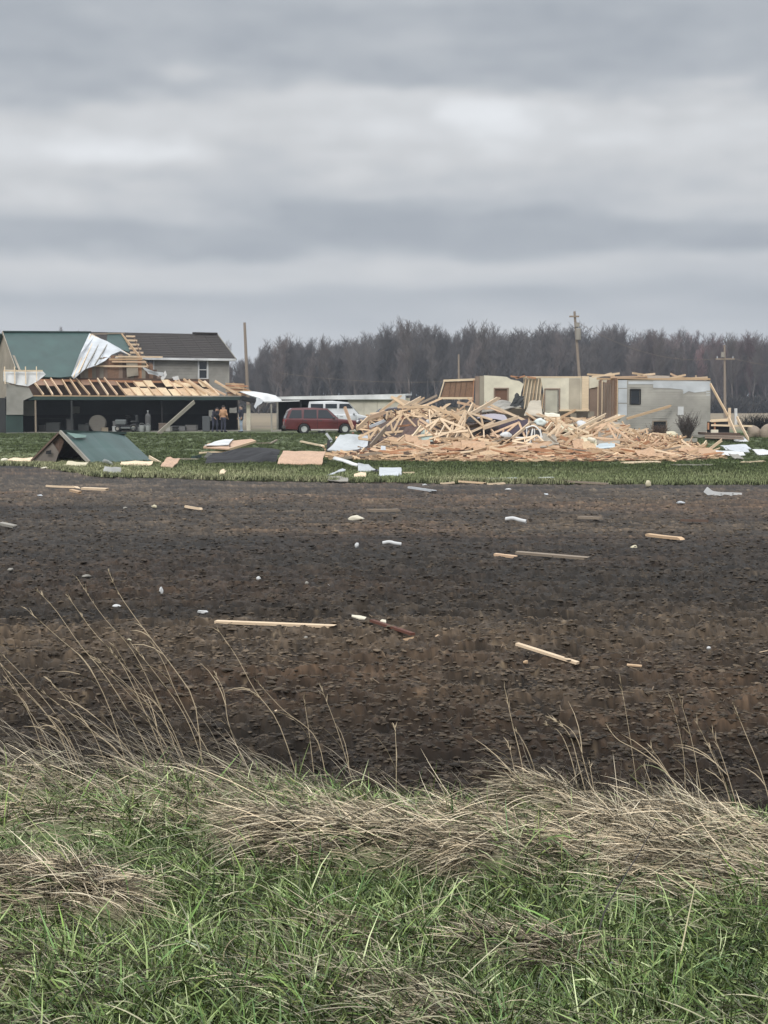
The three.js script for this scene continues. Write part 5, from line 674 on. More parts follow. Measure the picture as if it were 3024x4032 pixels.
// ---------------------------------------------------------------- green roof piece dropped on the lawn
{
  const p = gp(235, 1822), o = thing('fallen_roof', 'tent-shaped piece of green metal roof dropped on the lawn', 'roof section', p), d = -p.z, P = (x, y, q) => at(x, y, q).sub(p), f = 53.2;
  const apexF = P(237, 1702, f), apexB = P(492, 1714, f + 3.2), footF = P(352, 1824, f - .8), footB = P(606, 1821, f + 1.0), left = P(118, 1822, f - .2), leftB = P(330, 1800, f + 5);
  const N = 7; for (let k = 0; k < N; k++) { const a = k / N, b = (k + 1) / N, bow = t => V(0, .12 * Math.sin(t * Math.PI) + .05 * (hash(Math.round(t * 7), 3, 1) - .5), .08 * (hash(Math.round(t * 7), 5, 1) - .5)), A = apexF.clone().lerp(apexB, a).add(bow(a)), B = apexF.clone().lerp(apexB, b).add(bow(b)), C = footF.clone().lerp(footB, b), D = footF.clone().lerp(footB, a); const mid = (U, W) => U.clone().lerp(W, .5).add(V(.03, -.04, -.02)); mesh('roof_panel', [slab([A, mid(A, D), mid(B, C), B], .03), slab([mid(A, D), D, C, mid(B, C)], .03)], k % 2 ? M.green : M.greenB ??= new THREE.MeshStandardMaterial({ color: new THREE.Color().setRGB(.036, .085, .078), roughness: .5, map: grime }), o); }
  mesh('white_trim', beam(apexF.clone().add(V(0, .03, .03)), footF.clone().add(V(0, .03, .03)), .12, .08), M.concrete, o); mesh('ridge_cap', beam(apexF.clone().add(V(0, .04, 0)), apexB.clone().add(V(0, .08, 0)), .08, .16), M.greenDark, o);
  mesh('back_slope', slab([apexF, left, leftB, apexB], .06), M.darkwood, o); mesh('gable_board', slab([P(205, 1742, f + .05), P(118, 1823, f - .1), P(218, 1823, f - .1), P(232, 1780, f)], .05), std(.17, .145, .125, { map: grime }), o); mesh('gable_board', slab([P(234, 1708, f + .2), P(206, 1742, f + .2), P(232, 1790, f + .1), P(252, 1740, f + .2)], .05), M.darkwood, o);
  mesh('soot_patch', slab([P(181, 1776, f - .2), P(180, 1788, f - .2), P(201, 1788, f - .2), P(201, 1772, f - .2)], .03), M.black, o); for (const t of [.25, .5, .75]) mesh('inner_rafter', beam(apexF.clone().lerp(apexB, t).add(V(-.05, -.12, 0)), left.clone().lerp(leftB, t).add(V(.1, .05, 0)), .1, .05), M.darkwood, o);
  mesh('torn_edge', slab([P(262, 1704, f), P(340, 1715, f + .7), P(336, 1724, f + .5), P(295, 1726, f + .1)], .02), M.greenPale ??= std(.20, .30, .27, { map: grime }), o); mesh('edge_board', beam(P(588, 1800, f + .9), P(634, 1826, f - .2), .12, .05), M.palewood, o);
}
// ---------------------------------------------------------------- wreckage lying on lawn and field
const flat = (x0, y0, x1, y1, w, lift = .05) => { const a = gp(x0, y0, lift), b = gp(x1, y1, lift); return [a, b, b.clone().add(V(0, w * .12, -w)), a.clone().add(V(0, w * .12, -w))]; };
const fld = (p, k = .5) => { p.y = G(p.x, -p.z) + (-p.z < edgeD(p.x) ? clod(p.x, -p.z) * k : 0) + .04; return p; };
function boardOn(x0, y0, x1, y1, w, mat, label, t = .06, cat = 'board', name = 'loose_board') { const a = fld(gp(x0, y0), 1), b = fld(gp(x1, y1), 1), far = (-a.z - b.z) / 2; if (far < edgeD(a.x)) { const ln = a.distanceTo(b); t = Math.min(t, 10 * far / F, ln * .09); w = Math.min(w, 22 * far / F, ln * .2); const tp = Math.max(0, ...[0, .25, .5, .75, 1].map(k => { const p = V().lerpVectors(a, b, k), q = p.clone(); fld(q, 1); return q.y - p.y; })); a.y += tp * .7 - .02; b.y += tp * .7 - .02; } a.y += t / 2; b.y += t / 2; return board(a, b, t, w, mat, label, cat, undefined, name, rr(-.15, .15)); }
{
  const K = M.lumber;
  // on the lawn
  { const p = gp(895, 1790), o = thing('wall_piece', 'torn pink and white wall piece propped up on the lawn', 'wall piece', p), P = (x, y, d) => at(x, y, d).sub(p), d = -p.z; mesh('board', slab([P(800, 1765, d), P(900, 1772, d - .4), P(1004, 1738, d + 3.4), P(990, 1732, d + 3.8), P(820, 1750, d + 1.2)].reverse(), .05), M.osbPink, o); mesh('torn_skin', crumple([P(805, 1762, d - .1).add(V(0, .08, 0)), P(900, 1758, d + .5).add(V(0, .08, 0)), P(918, 1734, d + 3).add(V(0, .1, 0)), P(850, 1742, d + 2).add(V(0, .08, 0))], .03, .07, 6, 4), M.white, o); mesh('sill', beam(P(784, 1784, d), P(910, 1778, d - .1), .09, .06), M.palewood, o); mesh('stud', beam(P(900, 1770, d - .3), P(1006, 1738, d + 3.2), .09, .06), M.lumber[0], o); mesh('stud', beam(P(905, 1782, d - .2), P(905, 1750, d + .5), .06, .05), M.darkwood, o); }
  scrap('black_tarp', 'long black tarp lying flat on the lawn left of the wood panel', 'tarp', flat(805, 1822, 1085, 1816, 2.6, .08), M.black, .03, .22, 9); scrap('roof_felt', 'dark olive felt tucked behind the long black tarp', 'roof felt', flat(800, 1806, 880, 1804, 1.4, .1), std(.06, .06, .045), .02, .1);
  scrap('plywood_sheet', 'pinkish wood panel lying on the lawn right of the black tarp', 'plywood', flat(1092, 1822, 1268, 1824, 2.9, .1), M.osbPink, .05, .08, 7); boardOn(1080, 1800, 1002, 1798, .10, M.palewood, 'thin pale strip lying over the back of the black tarp'); boardOn(880, 1824, 918, 1798, .10, M.greywood, 'grey stick leaning on the front of the black tarp'); boardOn(760, 1812, 788, 1808, .16, M.greenDark, 'dark green scrap left of the black tarp', .12);
  scrap('pink_scrap', 'pink torn scrap beside the right foot of the fallen roof', 'scrap', flat(632, 1832, 680, 1836, 1.8, .1), M.osbPink, .03, .09); boardOn(690, 1814, 780, 1816, .14, M.tan, 'tan board lying between the pink scrap and the black tarp'); boardOn(1185, 1745, 1275, 1764, .17, M.palewood, 'pale board lying on the lawn left of the silver sheet', .08); boardOn(1065, 1752, 1090, 1738, .1, M.greywood, 'small grey stick on the lawn below the red car'); boardOn(1010, 1752, 1060, 1750, .07, M.greywood, 'thin grey strip on the lawn right of the pink wall piece');
  { const p = gp(1360, 1790), o = thing('crumpled_sheet', 'silver metal sheet crumpled over black scrap at the heap left end', 'sheet metal', p), P = (x, y, d) => at(x, y, d).sub(p), d = -p.z; mesh('sheet', crumple([P(1290, 1778, d), P(1425, 1762, d - .2), P(1448, 1712, d + 1.6), P(1340, 1713, d + 1.6)], .04, .10, 8, 7), M.metal, o); mesh('sheet', crumple([P(1400, 1775, d - .3), P(1448, 1760, d - .3), P(1452, 1714, d + 1.2), P(1425, 1716, d + 1.3)], .04, .12, 6, 9), M.wrap, o); mesh('underside', crumple([P(1272, 1820, d - 1.4), P(1320, 1808, d - 1.6), P(1442, 1770, d - .1), P(1298, 1782, d - .05)], .03, .06, 6, 3), M.black, o); mesh('felt', crumple([P(1285, 1775, d + .3), P(1300, 1778, d + .2), P(1300, 1735, d + .9), P(1290, 1730, d + .9)], .03, .05, 4, 3), M.dark, o); }
  { const p = gp(1300, 1745), o = thing('bent_strip', 'white bent metal strip standing up left of the silver sheet', 'metal strip', p); mesh('strip', [beam(at(1284, 1706, -p.z).sub(p), at(1306, 1735, -p.z).sub(p), .12, .03), beam(at(1306, 1733, -p.z).sub(p), at(1288, 1750, -p.z).sub(p), .12, .03)], M.wrap, o); }
  { const p = gp(1420, 1866), o = thing('crumpled_sheet', 'long twisted silver sheet lying on grass before the heap', 'sheet metal', p), P = (x, y, d) => at(x, y, d).sub(p), d = -p.z; mesh('sheet', crumple([P(1310, 1808, d + 4), P(1405, 1834, d + 1.5), P(1415, 1826, d + 2), P(1316, 1798, d + 4)], .03, .05, 5, 8), M.white, o); mesh('sheet', crumple([P(1408, 1848, d + .3), P(1445, 1870, d), P(1490, 1850, d + .6), P(1410, 1822, d + 1.8)], .03, .09, 6, 2), M.metal, o); mesh('underside', crumple([P(1440, 1872, d - .05), P(1494, 1872, d - .05), P(1486, 1848, d + .3), P(1462, 1852, d + .2)], .03, .04, 4, 5), M.dark, o); }
  scrap('white_sheet', 'pale grey flat sheet on grass right of the twisted silver sheet', 'sheet', flat(1492, 1874, 1582, 1872, 1.5, .05), M.wrap, .03, .05); scrap('white_sheet', 'pale flat strip on grass left of the twisted silver sheet', 'sheet', [gp(1276, 1873, .05), gp(1300, 1872, .05), gp(1362, 1848, .12), gp(1348, 1846, .12)], M.wrap, .03, .04); boardOn(1582, 1872, 1632, 1871, .07, M.palewood, 'thin pale stick right of the pale grey flat sheet');
  for (const [x0, y0, x1, y1, w, m, l] of [
    [185, 1922, 310, 1930, .12, K[2], 'longer pale board left of its twin near the top of the field'], [325, 1932, 430, 1937, .10, K[2], 'shorter pale board right of its twin near the top of the field'], [280, 1944, 318, 1950, .08, K[3], 'small splinter just below the two pale boards'], [1805, 1905, 1912, 1908, .16, K[0], 'tan board at the field edge below the heap middle'], [1918, 1912, 1990, 1910, .06, M.palewood, 'thin pale strip along the field edge right of the tan board'], [1735, 1908, 1790, 1906, .06, M.palewood, 'thin pale strip along the field edge left of the tan board'],
    [1610, 1932, 1712, 1942, .12, M.wrap, 'flat whitish strip on soil below the little white block'], [2453, 1830, 2594, 1826, .26, M.palewood, 'pale board on the lawn below the right part of the heap'], [2637, 1838, 2816, 1838, .10, M.concrete, 'long thin grey board on the lawn at right'], [2922, 1828, 3008, 1823, .18, M.palewood, 'pale board on the lawn near the right edge'], [2200, 1905, 2400, 1912, .06, M.greywood, 'long thin dull strip along the field edge right of the middle'], [1920, 1896, 2035, 1893, .12, M.wrap, 'whitish board on grass just above the field edge'], [2125, 1893, 2180, 1891, .14, M.wrap, 'short whitish board on grass right of its longer twin'], [2045, 1894, 2115, 1893, .12, M.dark, 'dark strip lying between two whitish boards on the grass'],
    [730, 2008, 795, 2012, .07, K[2], 'small pale strip below the two pale boards in the field'], [2545, 2120, 2690, 2136, .08, K[1], 'thin pale board at right in the middle of the field'], [1945, 2194, 2035, 2200, .05, K[4], 'thin pale end of the dark split board in the field'], [2035, 2192, 2330, 2216, .06, M.greywood, 'long dark split board in the right middle of the field'], [850, 2465, 1340, 2500, .045, K[2], 'longest pale lath lying across the middle of the field'], [1465, 2478, 1625, 2515, .09, std(.11, .042, .028, { map: grain }), 'dark red brown board right of the longest lath'], [1520, 2513, 1650, 2530, .05, K[1], 'pale splinter just under the dark red brown board'], [2035, 2592, 2275, 2622, .05, K[2], 'pale lath nearest the verge at right in the field'], [1360, 2410, 1480, 2470, .01, K[3], ''], [2680, 2065, 2790, 2068, .10, M.darkwood, 'dark board at far right of the field'], [2280, 2052, 2365, 2058, .10, M.greywood, 'dull grey board in the upper right of the field'], [1440, 2018, 1580, 2016, .03, M.greywood, 'dull thin stick right of the cream bundle'],
    [1082, 2782, 1150, 2793, .03, K[2], 'small pale stick near the verge, left of the middle'], [1280, 2786, 1345, 2792, .02, K[2], 'thin pale stick near the verge, right of its twin'], [0, 2078, 62, 2084, .08, M.concrete, 'pale strip at the left edge of the field'], [2990, 2586, 3024, 2590, .04, K[2], 'pale stick end at the right edge of the field'], [2465, 2667, 2528, 2669, .02, K[1], 'tiny tan stick at right near the verge']]) if (l) boardOn(x0, y0, x1, y1, w, m, l, .05);
  for (const [x, y, r, m, l, sx, sy, sz] of [
    [2552, 1918, .20, M.foam, 'cream foam lump sitting at the field edge at right', 1, 1, 1], [1725, 1892, .09, M.foam, 'small round pale lump on grass above the flat whitish strip', 1, .8, 1], [1672, 1914, .13, M.white, 'little white block on the soil at the field edge', 1.5, .45, .6], [1400, 2050, .21, M.cream, 'cream bundle lying on soil in the upper field', 1.4, .6, .8], [1405, 2161, .10, M.white, 'white scrap left of the white roll in the field', .8, .9, .7], [2495, 2155, .13, M.foam, 'pale lump left of the thin pale board', 1.6, .5, .7], [608, 2000, .12, M.foam, 'pale lump in the upper left of the field', 1.3, .6, .9], [492, 2003, .08, M.concrete, 'grey pebble lump left of the pale lump', 1.2, .6, .9], [158, 1961, .14, M.wrap, 'whitish scrap at upper left in the field', 1.6, .4, .6], [2002, 1930, .11, M.white, 'white scrap on soil below the field edge, right of the middle', 1.8, .5, .7], [1520, 1885, .07, M.foam, 'tiny pale scrap on the near lawn grass', 1, .6, 1],
    [635, 2357, .065, M.white, 'upright white scrap in the left part of the field', .6, 1.5, .6], [460, 2418, .05, M.white, 'small white scrap left of the grass stems', 1.5, .6, .8], [800, 2420, .055, M.white, 'white crushed scrap above the longest lath', 2.0, .6, .8], [508, 2537, .04, M.foam, 'small tan lump among the grass stems', 1.2, .8, 1], [1205, 2545, .03, M.concrete, 'tiny grey pebble below the longest lath', 1, .7, 1], [1725, 2530, .05, K[3], 'tan lump right of the pale splinter', 1.5, .6, 1], [2070, 2618, .035, K[1], 'tan crumb just under the near pale lath', 1, .8, 1], [1290, 2307, .06, M.white, 'white flake in the middle of the field', 1.8, .5, .8], [1208, 2325, .045, M.concrete, 'grey flake left of the white flake', 1, .8, 1], [1018, 2288, .05, M.white, 'white pebble in the left middle of the field', 1, .9, 1], [1845, 2272, .04, M.white, 'white pebble right of the middle of the field', 1, .9, 1], [42, 2262, .07, M.concrete, 'pale stone at the left edge of the field', 1.4, .7, 1], [340, 2276, .10, M.concrete, 'flat grey stone in the left of the field', 1.6, .4, .8], [2150, 2510, .04, M.concrete, 'greyish stone at right above the near pale lath', 1, .8, 1], [2150, 1955, .12, M.wrap, 'whitish scrap in the upper right of the field', 1.4, .5, .7], [2680, 1992, .14, M.wrap, 'whitish scrap below the curled white strip', 1.5, .5, .7], [2790, 2590, .035, M.white, 'white pebble at right near the verge', 1, .7, 1], [920, 1885, .10, M.foam, 'pale scrap at the field edge below the black tarp', 1.4, .5, .7], [1045, 1888, .14, M.white, 'white lump at the field edge, right of its twin', 1.2, .6, .8], [1010, 1887, .12, M.white, 'white lump at the field edge, left of its twin', 1.2, .5, .8], [1145, 1860, .13, M.foam, 'cream rag on the near lawn left of the twisted sheet', 1.7, .35, .9], [1058, 1852, .09, M.dark, 'dark clod on the near lawn', 1.3, .6, .8], [20, 1820, .32, M.cream, 'torn cream rag at the left end of the field edge', 1, .5, .7], [180, 1845, .3, M.cream, 'pale wad at the field edge before the fallen roof', 1.5, .35, .7], [12, 1700, .4, M.white, 'white scrap on the lawn at the left corner of the shed', 1, .7, .8]]) { const p = gp(x, y), k = -p.z < edgeD(p.x) ? .42 : .56; fld(p, 1); p.y += r * k * sy * .35 - .02; const nm = /pebble|stone|clod/.test(l) ? 'stone' : /foam|lump/.test(l) ? 'foam_scrap' : 'scrap'; chunk(nm, l, nm === 'stone' ? 'stone' : 'scrap', p, r * k, m, sx, sy, sz); }
  // rolls and bent strips
  for (let [x0, y0, x1, y1, r, l] of [[1508, 2158, 1580, 2160, .055, 'white roll lying on dark soil in the middle of the field'], [1992, 2064, 2072, 2068, .075, 'white roll with a torn end in the upper right of the field']]) { const a = fld(gp(x0, y0), 1), b = fld(gp(x1, y1), 1), c = V().addVectors(a, b).multiplyScalar(.5); r *= .42; c.y += r * .6; const cv = new THREE.CatmullRomCurve3([a, a.clone().lerp(b, .35).add(V(0, r * .8, 0)), a.clone().lerp(b, .7).add(V(0, r * .3, .02)), b].map(p => p.sub(c).add(V(0, r, 0)))); const m = mesh('paper_roll', new THREE.TubeGeometry(cv, 16, r, 10), M.white); m.position.copy(c); tag(m, l, 'roll'); }
  { const c = fld(gp(2840, 1950)), cv = new THREE.CatmullRomCurve3([at(2778, 1936, -c.z), at(2800, 1952, -c.z), at(2830, 1958, -c.z), at(2880, 1960, -c.z), at(2920, 1962, -c.z)].map(p => p.sub(c).add(V(0, .05, 0)))); const s = new THREE.Shape([[-.02, -.07], [.02, -.07], [.02, .07], [-.02, .07]].map(q => new THREE.Vector2(...q))), m = mesh('siding_strip', new THREE.ExtrudeGeometry(s, { steps: 24, extrudePath: cv, bevelEnabled: false }), M.white); m.position.copy(c); tag(m, 'curled white siding strip on the soil at far right', 'siding strip'); }
  { const c = fld(gp(1440, 2462)), a = fld(gp(1385, 2448)).sub(c), b = fld(gp(1520, 2466)).sub(c); const m = mesh('siding_strip', [crumple([a, a.clone().lerp(b, .45).add(V(0, 0, .02)), a.clone().lerp(b, .45).add(V(0, .012, -.03)), a.clone().add(V(0, .012, -.04))], .008, .008, 4, 3), crumple([a.clone().lerp(b, .68), b, b.clone().add(V(0, .012, -.04)), a.clone().lerp(b, .66).add(V(0, .012, -.04))], .008, .006, 4, 6)], M.cream); m.position.copy(c); tag(m, 'two white flakes of siding above the dark red brown board', 'siding strip'); }
  scrap('white_sheet', 'pale rectangular sheet at the field edge below the fallen roof', 'sheet', [gp(405, 1858, .06), gp(475, 1866, .06), gp(478, 1842, .25), gp(412, 1834, .25)], M.white, .05, .06); scrap('white_sheet', 'small pale strip just above the rectangular sheet below the fallen roof', 'sheet', [gp(402, 1818, .08), gp(445, 1830, .06), gp(440, 1818, .2), gp(410, 1808, .2)], M.wrap, .04, .04);
  for (const [x, y, x1, l, m] of [[2859, 1768, 2960, 'topmost white siding piece on the lawn at right', M.wrap], [2880, 1778, 2955, 'middle white siding piece on the lawn at right', M.wrap], [2817, 1793, 2936, 'long bright white siding piece on the lawn at right', M.white], [2990, 1788, 3060, 'white siding piece cut by the right edge of the frame', M.white], [2895, 1806, 2930, 'smallest white siding piece on the lawn at right', M.concrete], [2896, 1736, 2948, 'white siding piece below the slumping boards of the deck', M.white]]) scrap('siding_piece', l, 'siding piece', flat(x, y, x1, y - 2, 1.1, .1), m, .03, .08);
  for (const [x, y, x1, l, m] of [[30, 1815, 120, 'pale yellowish boards scrap left of the fallen roof', M.palewood], [250, 1832, 330, 'pale yellowish scrap under the mouth of the fallen roof', M.foam], [470, 1830, 590, 'pale tan strip along the foot of the fallen roof', M.palewood], [1290, 1892, 1370, 'thin whitish scrap at the field edge below the twisted sheet', M.concrete], [1395, 1880, 1440, 'thin tan scrap below the twisted sheet', M.palewood], [860, 1868, 880, 'small tan scrap on the near lawn', M.palewood]]) scrap('scrap', l, 'scrap', flat(x, y, x1, y + 2, .8, .06), m, .03, .08);
}
// ---------------------------------------------------------------- bare winter trees
function bareTree(h, sd, spread = .33, dens = 1) { // trunk geometry and crown geometry, base at the origin
  const keep = seed; seed = sd * 7919 + 11; const trunk = [], crown = [];
  const cone = (a, b, r0, r1, n, list) => { const g = rod(a, b, r0, r1, n).toNonIndexed(); g.deleteAttribute('uv'); list.push(g); };
  const grow = (p, d, len, r, lvl) => { const steps = lvl === 0 ? 6 : lvl < 3 ? 3 : 2; let q = p.clone(), dir = d.clone();
    for (let s = 0; s < steps; s++) { const r0 = r * (1 - .75 * s / steps), r1 = r * (1 - .75 * (s + 1) / steps), e = q.clone().addScaledVector(dir, len / steps); cone(q, e, Math.max(r0, .03), Math.max(r1, .022), lvl === 0 ? 7 : lvl === 1 ? 4 : 3, lvl === 0 ? trunk : crown);
      const kids = lvl === 0 ? (s < 1 ? 0 : s < 2 ? 1 : 3) : lvl === 1 ? 3 : lvl === 2 ? 3 : 0; for (let k = 0; k < kids * dens; k++) { const a = rr(0, 6.28), sp = rr(.35, .95), u = V(Math.cos(a) * sp, lvl ? rr(.2, .9) : rr(.5, 1.1), Math.sin(a) * sp).normalize().lerp(dir, .35).normalize(); grow(q.clone().lerp(e, rnd()), u, lvl === 0 ? h * spread * rr(.65, 1.1) * (1 - .35 * s / steps) : len * rr(.4, .62), r1 * (lvl ? .6 : .5) + .01, lvl + 1); }
      q = e; dir.add(V(rr(-.14, .14), lvl ? .12 : .03, rr(-.14, .14))).normalize(); } };
  grow(V(0, -.3, 0), V(rr(-.04, .04), 1, rr(-.04, .04)).normalize(), h, h * .014 + .02, 0); seed = keep; const fin = l => { const g = mergeGeometries(l); return g; }; const o = { trunk: fin(trunk), crown: fin(crown) }; o.crown.computeBoundingBox(); o.trunk.computeBoundingBox(); const top = Math.max(o.crown.boundingBox.max.y, o.trunk.boundingBox.max.y); for (const g of Object.values(o)) g.scale(h / top, h / top, h / top); return o;
}
const barkMats = [[.105, .09, .085], [.085, .076, .078], [.13, .105, .10], [.10, .082, .074]].map(c => std(...c));
const treeKinds = []; for (let k = 0; k < 8; k++) treeKinds.push(bareTree(17, k + 1, .30 + .03 * (k % 3)));
const woodTop = px => curve([[860, 11], [1000, 12.5], [1080, 16.2], [1180, 16.2], [1350, 17], [1600, 19.3], [1760, 18], [1850, 19.4], [2050, 18.5], [2350, 19], [2700, 17.6], [2900, 16.8], [3050, 17.5], [3400, 17]], px) + 2.2 * (fbm2(px * .008, 4.4, 3) - .5);
{ // the wood as a mass, with the trees of its edge standing separately
  const mats = []; const N = 1150, per = treeKinds.map(() => []);
  for (let i = 0; i < N; i++) { const px = rr(830, 3700), d = 332 + 55 * rnd(), x = (px - CX) / F * d, h = woodTop(px) * rr(.76, 1.13), k = Math.floor(rnd() * 8); if (px < 960 && rnd() < .5) continue; per[k].push([x, d, h, px]); }
  const all = []; const mx = new THREE.Matrix4(), c = new THREE.Color(), o = new THREE.Group();
  per.forEach((list, k) => { const g = mergeGeometries([treeKinds[k].trunk, treeKinds[k].crown]), im = new THREE.InstancedMesh(g, std(1, 1, 1), list.length); list.forEach(([x, d, h, px], i) => { const s = h / 17; mx.makeRotationY(rr(0, 6.28)).scale(V(s * rr(.9, 1.25), s, s * rr(.9, 1.25))).setPosition(x, G(x, d) - .2, -d); im.setMatrixAt(i, mx); const red = sstep(2300, 3000, px) * rnd(), b = rr(.55, 1.2) * (rnd() < .06 ? 1.8 : 1); c.setRGB((.098 + .05 * red) * b, (.085 - .004 * red) * b, .083 * b); im.setColorAt(i, c); }); im.name = k ? 'trees' : 'trees'; im.castShadow = im.receiveShadow = true; o.add(im); });
  o.name = 'woods'; o.userData = { kind: 'stuff', label: 'dense leafless winter wood along the whole horizon behind the houses', category: 'woods' }; scene.add(o);
  // undergrowth along its foot
  const r = new Ribbons(); for (let i = 0; i < 260; i++) { const a = rr(0, 6.28), q = rr(0, 1.3); r.blade(V(Math.cos(a) * q, 0, Math.sin(a) * q), V(rr(-.8, .8), 1.2, rr(-.8, .8)).normalize(), rr(.9, 3), .08, V(0, 0, 0), rr(0, .4), [1, 1, 1], 3); }
  const B = 900, im = new THREE.InstancedMesh(r.build(), tuftMat, B); for (let i = 0; i < B; i++) { const px = rr(830, 3700), d = rr(318, 372), x = (px - CX) / F * d, s = rr(.6, 1.7), y = rnd() < .12; mx.makeRotationY(rr(0, 6)).scale(V(s * 1.3, s, s)).setPosition(x, G(x, d), -d); im.setMatrixAt(i, mx); const b = rr(.5, 1.1); c.setRGB((y ? .16 : .07) * b, (y ? .125 : .06) * b, (y ? .085 : .055) * b); im.setColorAt(i, c); }
  im.name = 'undergrowth'; im.userData = { kind: 'stuff', label: 'tangled brown brush along the foot of the wood', category: 'brush' }; scene.add(im); im.castShadow = im.receiveShadow = true;
}
function tree(px, d, h, kind, label, group, mat, w = 1) { const t = thing('bare_tree', label, 'tree', onG((px - CX) / F * d, d, -.1), rr(0, 6), group); const k = treeKinds[kind], a = new THREE.Mesh(k.trunk, mat), b = new THREE.Mesh(k.crown, mat); a.name = 'trunk'; b.name = 'crown'; for (const m of [a, b]) { m.castShadow = m.receiveShadow = true; t.add(m); } t.scale.set(h / 17 * w, h / 17, h / 17 * w); return t; }
for (let i = 0; i < 26; i++) { const px = 1085 + i * 78 + rr(-25, 25), pale = i % 5 === 1; tree(px, rr(318, 330), woodTop(px) * rr(.8, 1.1), i % 8, 'leafless grey-brown tree in the front row of the wood', 'trees in the front row of the wood', barkMats[i % 4], rr(.9, 1.2)); }
tree(1020, 300, 15.5, 2, 'thin leafless tree standing alone just right of the first pole', undefined, barkMats[1], .8); tree(1105, 305, 17, 5, 'round-crowned leafless tree at the left end of the wood', undefined, barkMats[2], 1.3); tree(905, 310, 15.6, 3, 'thin leafless tree between the brown roof and the first pole', undefined, barkMats[2], .8); tree(800, 320, 17.5, 1, 'leafless treetop showing over the right end of the brown roof', undefined, barkMats[0], .9);
tree(262, 300, 17.9, 6, 'leafless treetop showing over the green roof, left one', undefined, barkMats[0], .8); tree(322, 300, 17.2, 0, 'leafless treetop showing over the green roof, right one', undefined, barkMats[3], .8); tree(5, 210, 15.6, 4, 'pale leafless tree at the left edge of the frame', undefined, barkMats[2], .9);
{ // bush before the grey house and dark brush at the right edge
  const twigs = (n, h, w, sd) => { const keep = seed; seed = sd; const l = []; for (let i = 0; i < n; i++) { const a = rr(0, 6.28), q = rr(0, .15), p = V(Math.cos(a) * q, 0, Math.sin(a) * q), t = V(Math.cos(a + rr(-.5, .5)) * rr(.1, w), rr(.5, 1) * h, Math.sin(a) * rr(.1, w)); l.push(rod(p, t, .018, .008, 4)); for (let k = 0; k < 7; k++) { const s = p.clone().lerp(t, rr(.35, 1)); l.push(rod(s, s.clone().add(V(rr(-.3, .3), rr(.05, .4), rr(-.3, .3))), .009, .005, 3)); } } seed = keep; return l; };
  const a = thing('bush', 'bare dark bush growing against the grey siding', 'bush', onG(at(2705, 1715, 76.4).x, 76.4)); mesh('twigs', twigs(60, 1.25, .75, 5), std(.075, .06, .055), a); mesh('stem', twigs(6, .5, .2, 8), M.darkwood, a);
  const b = thing('bush', 'small dark bush under the basement window', 'bush', onG(at(2590, 1722, 76).x, 76)); mesh('twigs', twigs(46, .6, .55, 6), M.darkwood, b); mesh('stem', twigs(4, .3, .2, 9), M.darkwood, b);
  const c = thing('bush', 'black brush pile at the right edge beyond the deck wreck', 'bush', onG(at(2985, 1725, 80).x, 80)); mesh('twigs', twigs(150, 1.1, 1.3, 7), M.dark, c); mesh('stem', twigs(8, .5, .4, 10), M.dark, c); chunk('stone', 'pale grey rock lying in the black brush at right', 'stone', onG(at(2968, 1715, 78.4).x, 78.4, .25), .35, M.greywood, 1, 1, 1); chunk('stone', 'grey rock at the right edge of the frame by the brush', 'stone', onG(at(3020, 1715, 78).x, 78, .25), .38, M.greywood, 1, 1.1, 1);
}
// ---------------------------------------------------------------- utility poles and lines
function pole(px0, py0, px1, d, label, arm, extra) { const b = onG(at(px1, 1650, d).x, d), t = at(px0, py0, d).sub(b), o = thing('utility_pole', label, 'utility pole', b); mesh('shaft', rod(V(0, -.5, 0), t, .16, .10, 10), M.pole, o); if (arm) { const c = t.clone().multiplyScalar(arm[2]); mesh('crossarm', box(c.x - arm[0], c.x + arm[1], c.y - .07, c.y + .07, c.z + .1, c.z + .22), M.greywood, o); for (const x of [-arm[0] + .15, arm[1] - .15]) mesh('insulator', rod(V(c.x + x, c.y + .07, c.z + .16), V(c.x + x, c.y + .3, c.z + .16), .05, .03), M.wrap, o); } extra?.(o, t); return [o, t]; }
pole(963, 1270, 982, 112, 'bare wooden pole right of the brown-roofed house');
pole(2262, 1226, 2298, 128, 'leaning utility pole with a grey transformer above the ruin', [.5, .35, .955], (o, t) => { const g = new THREE.LatheGeometry([[0, -.5], [.2, -.5], [.24, -.45], [.24, .42], [.2, .5], [0, .52]].map(q => new THREE.Vector2(...q)), 16); const c = t.clone().multiplyScalar(.80); g.translate(c.x + .12, c.y, c.z + .34); mesh('transformer', g, M.concrete, o); mesh('bracket', [box(c.x - .05, c.x + .2, c.y + .3, c.y + .36, c.z, c.z + .3), box(c.x - .05, c.x + .2, c.y - .36, c.y - .3, c.z, c.z + .3)], M.greywood, o); const c2 = t.clone().multiplyScalar(.89); mesh('switch_box', box(c2.x - .05, c2.x + .3, c2.y - .25, c2.y + .1, c2.z + .1, c2.z + .4), M.concrete, o); });
pole(2853, 1358, 2856, 150, 'straight utility pole with a crossarm right of the ruined house', [.95, .95, .82], (o, t) => { const c = t.clone().multiplyScalar(.88); mesh('switch_box', box(c.x - .4, c.x - .1, c.y - .3, c.y + .2, c.z + .1, c.z + .4), M.concrete, o); });
pole(1806, 1395, 1808, 170, 'thin pale pole standing before the wood left of the ruin');
function wire(a, b, sag, label) { const c = V().addVectors(a, b).multiplyScalar(.5), m = mesh('power_line', new THREE.TubeGeometry(new THREE.QuadraticBezierCurve3(a.clone().sub(c), V(0, -sag * 2, 0), b.clone().sub(c)), 40, .014, 4), M.greywood); m.position.copy(c); tag(m, label, 'power line'); }
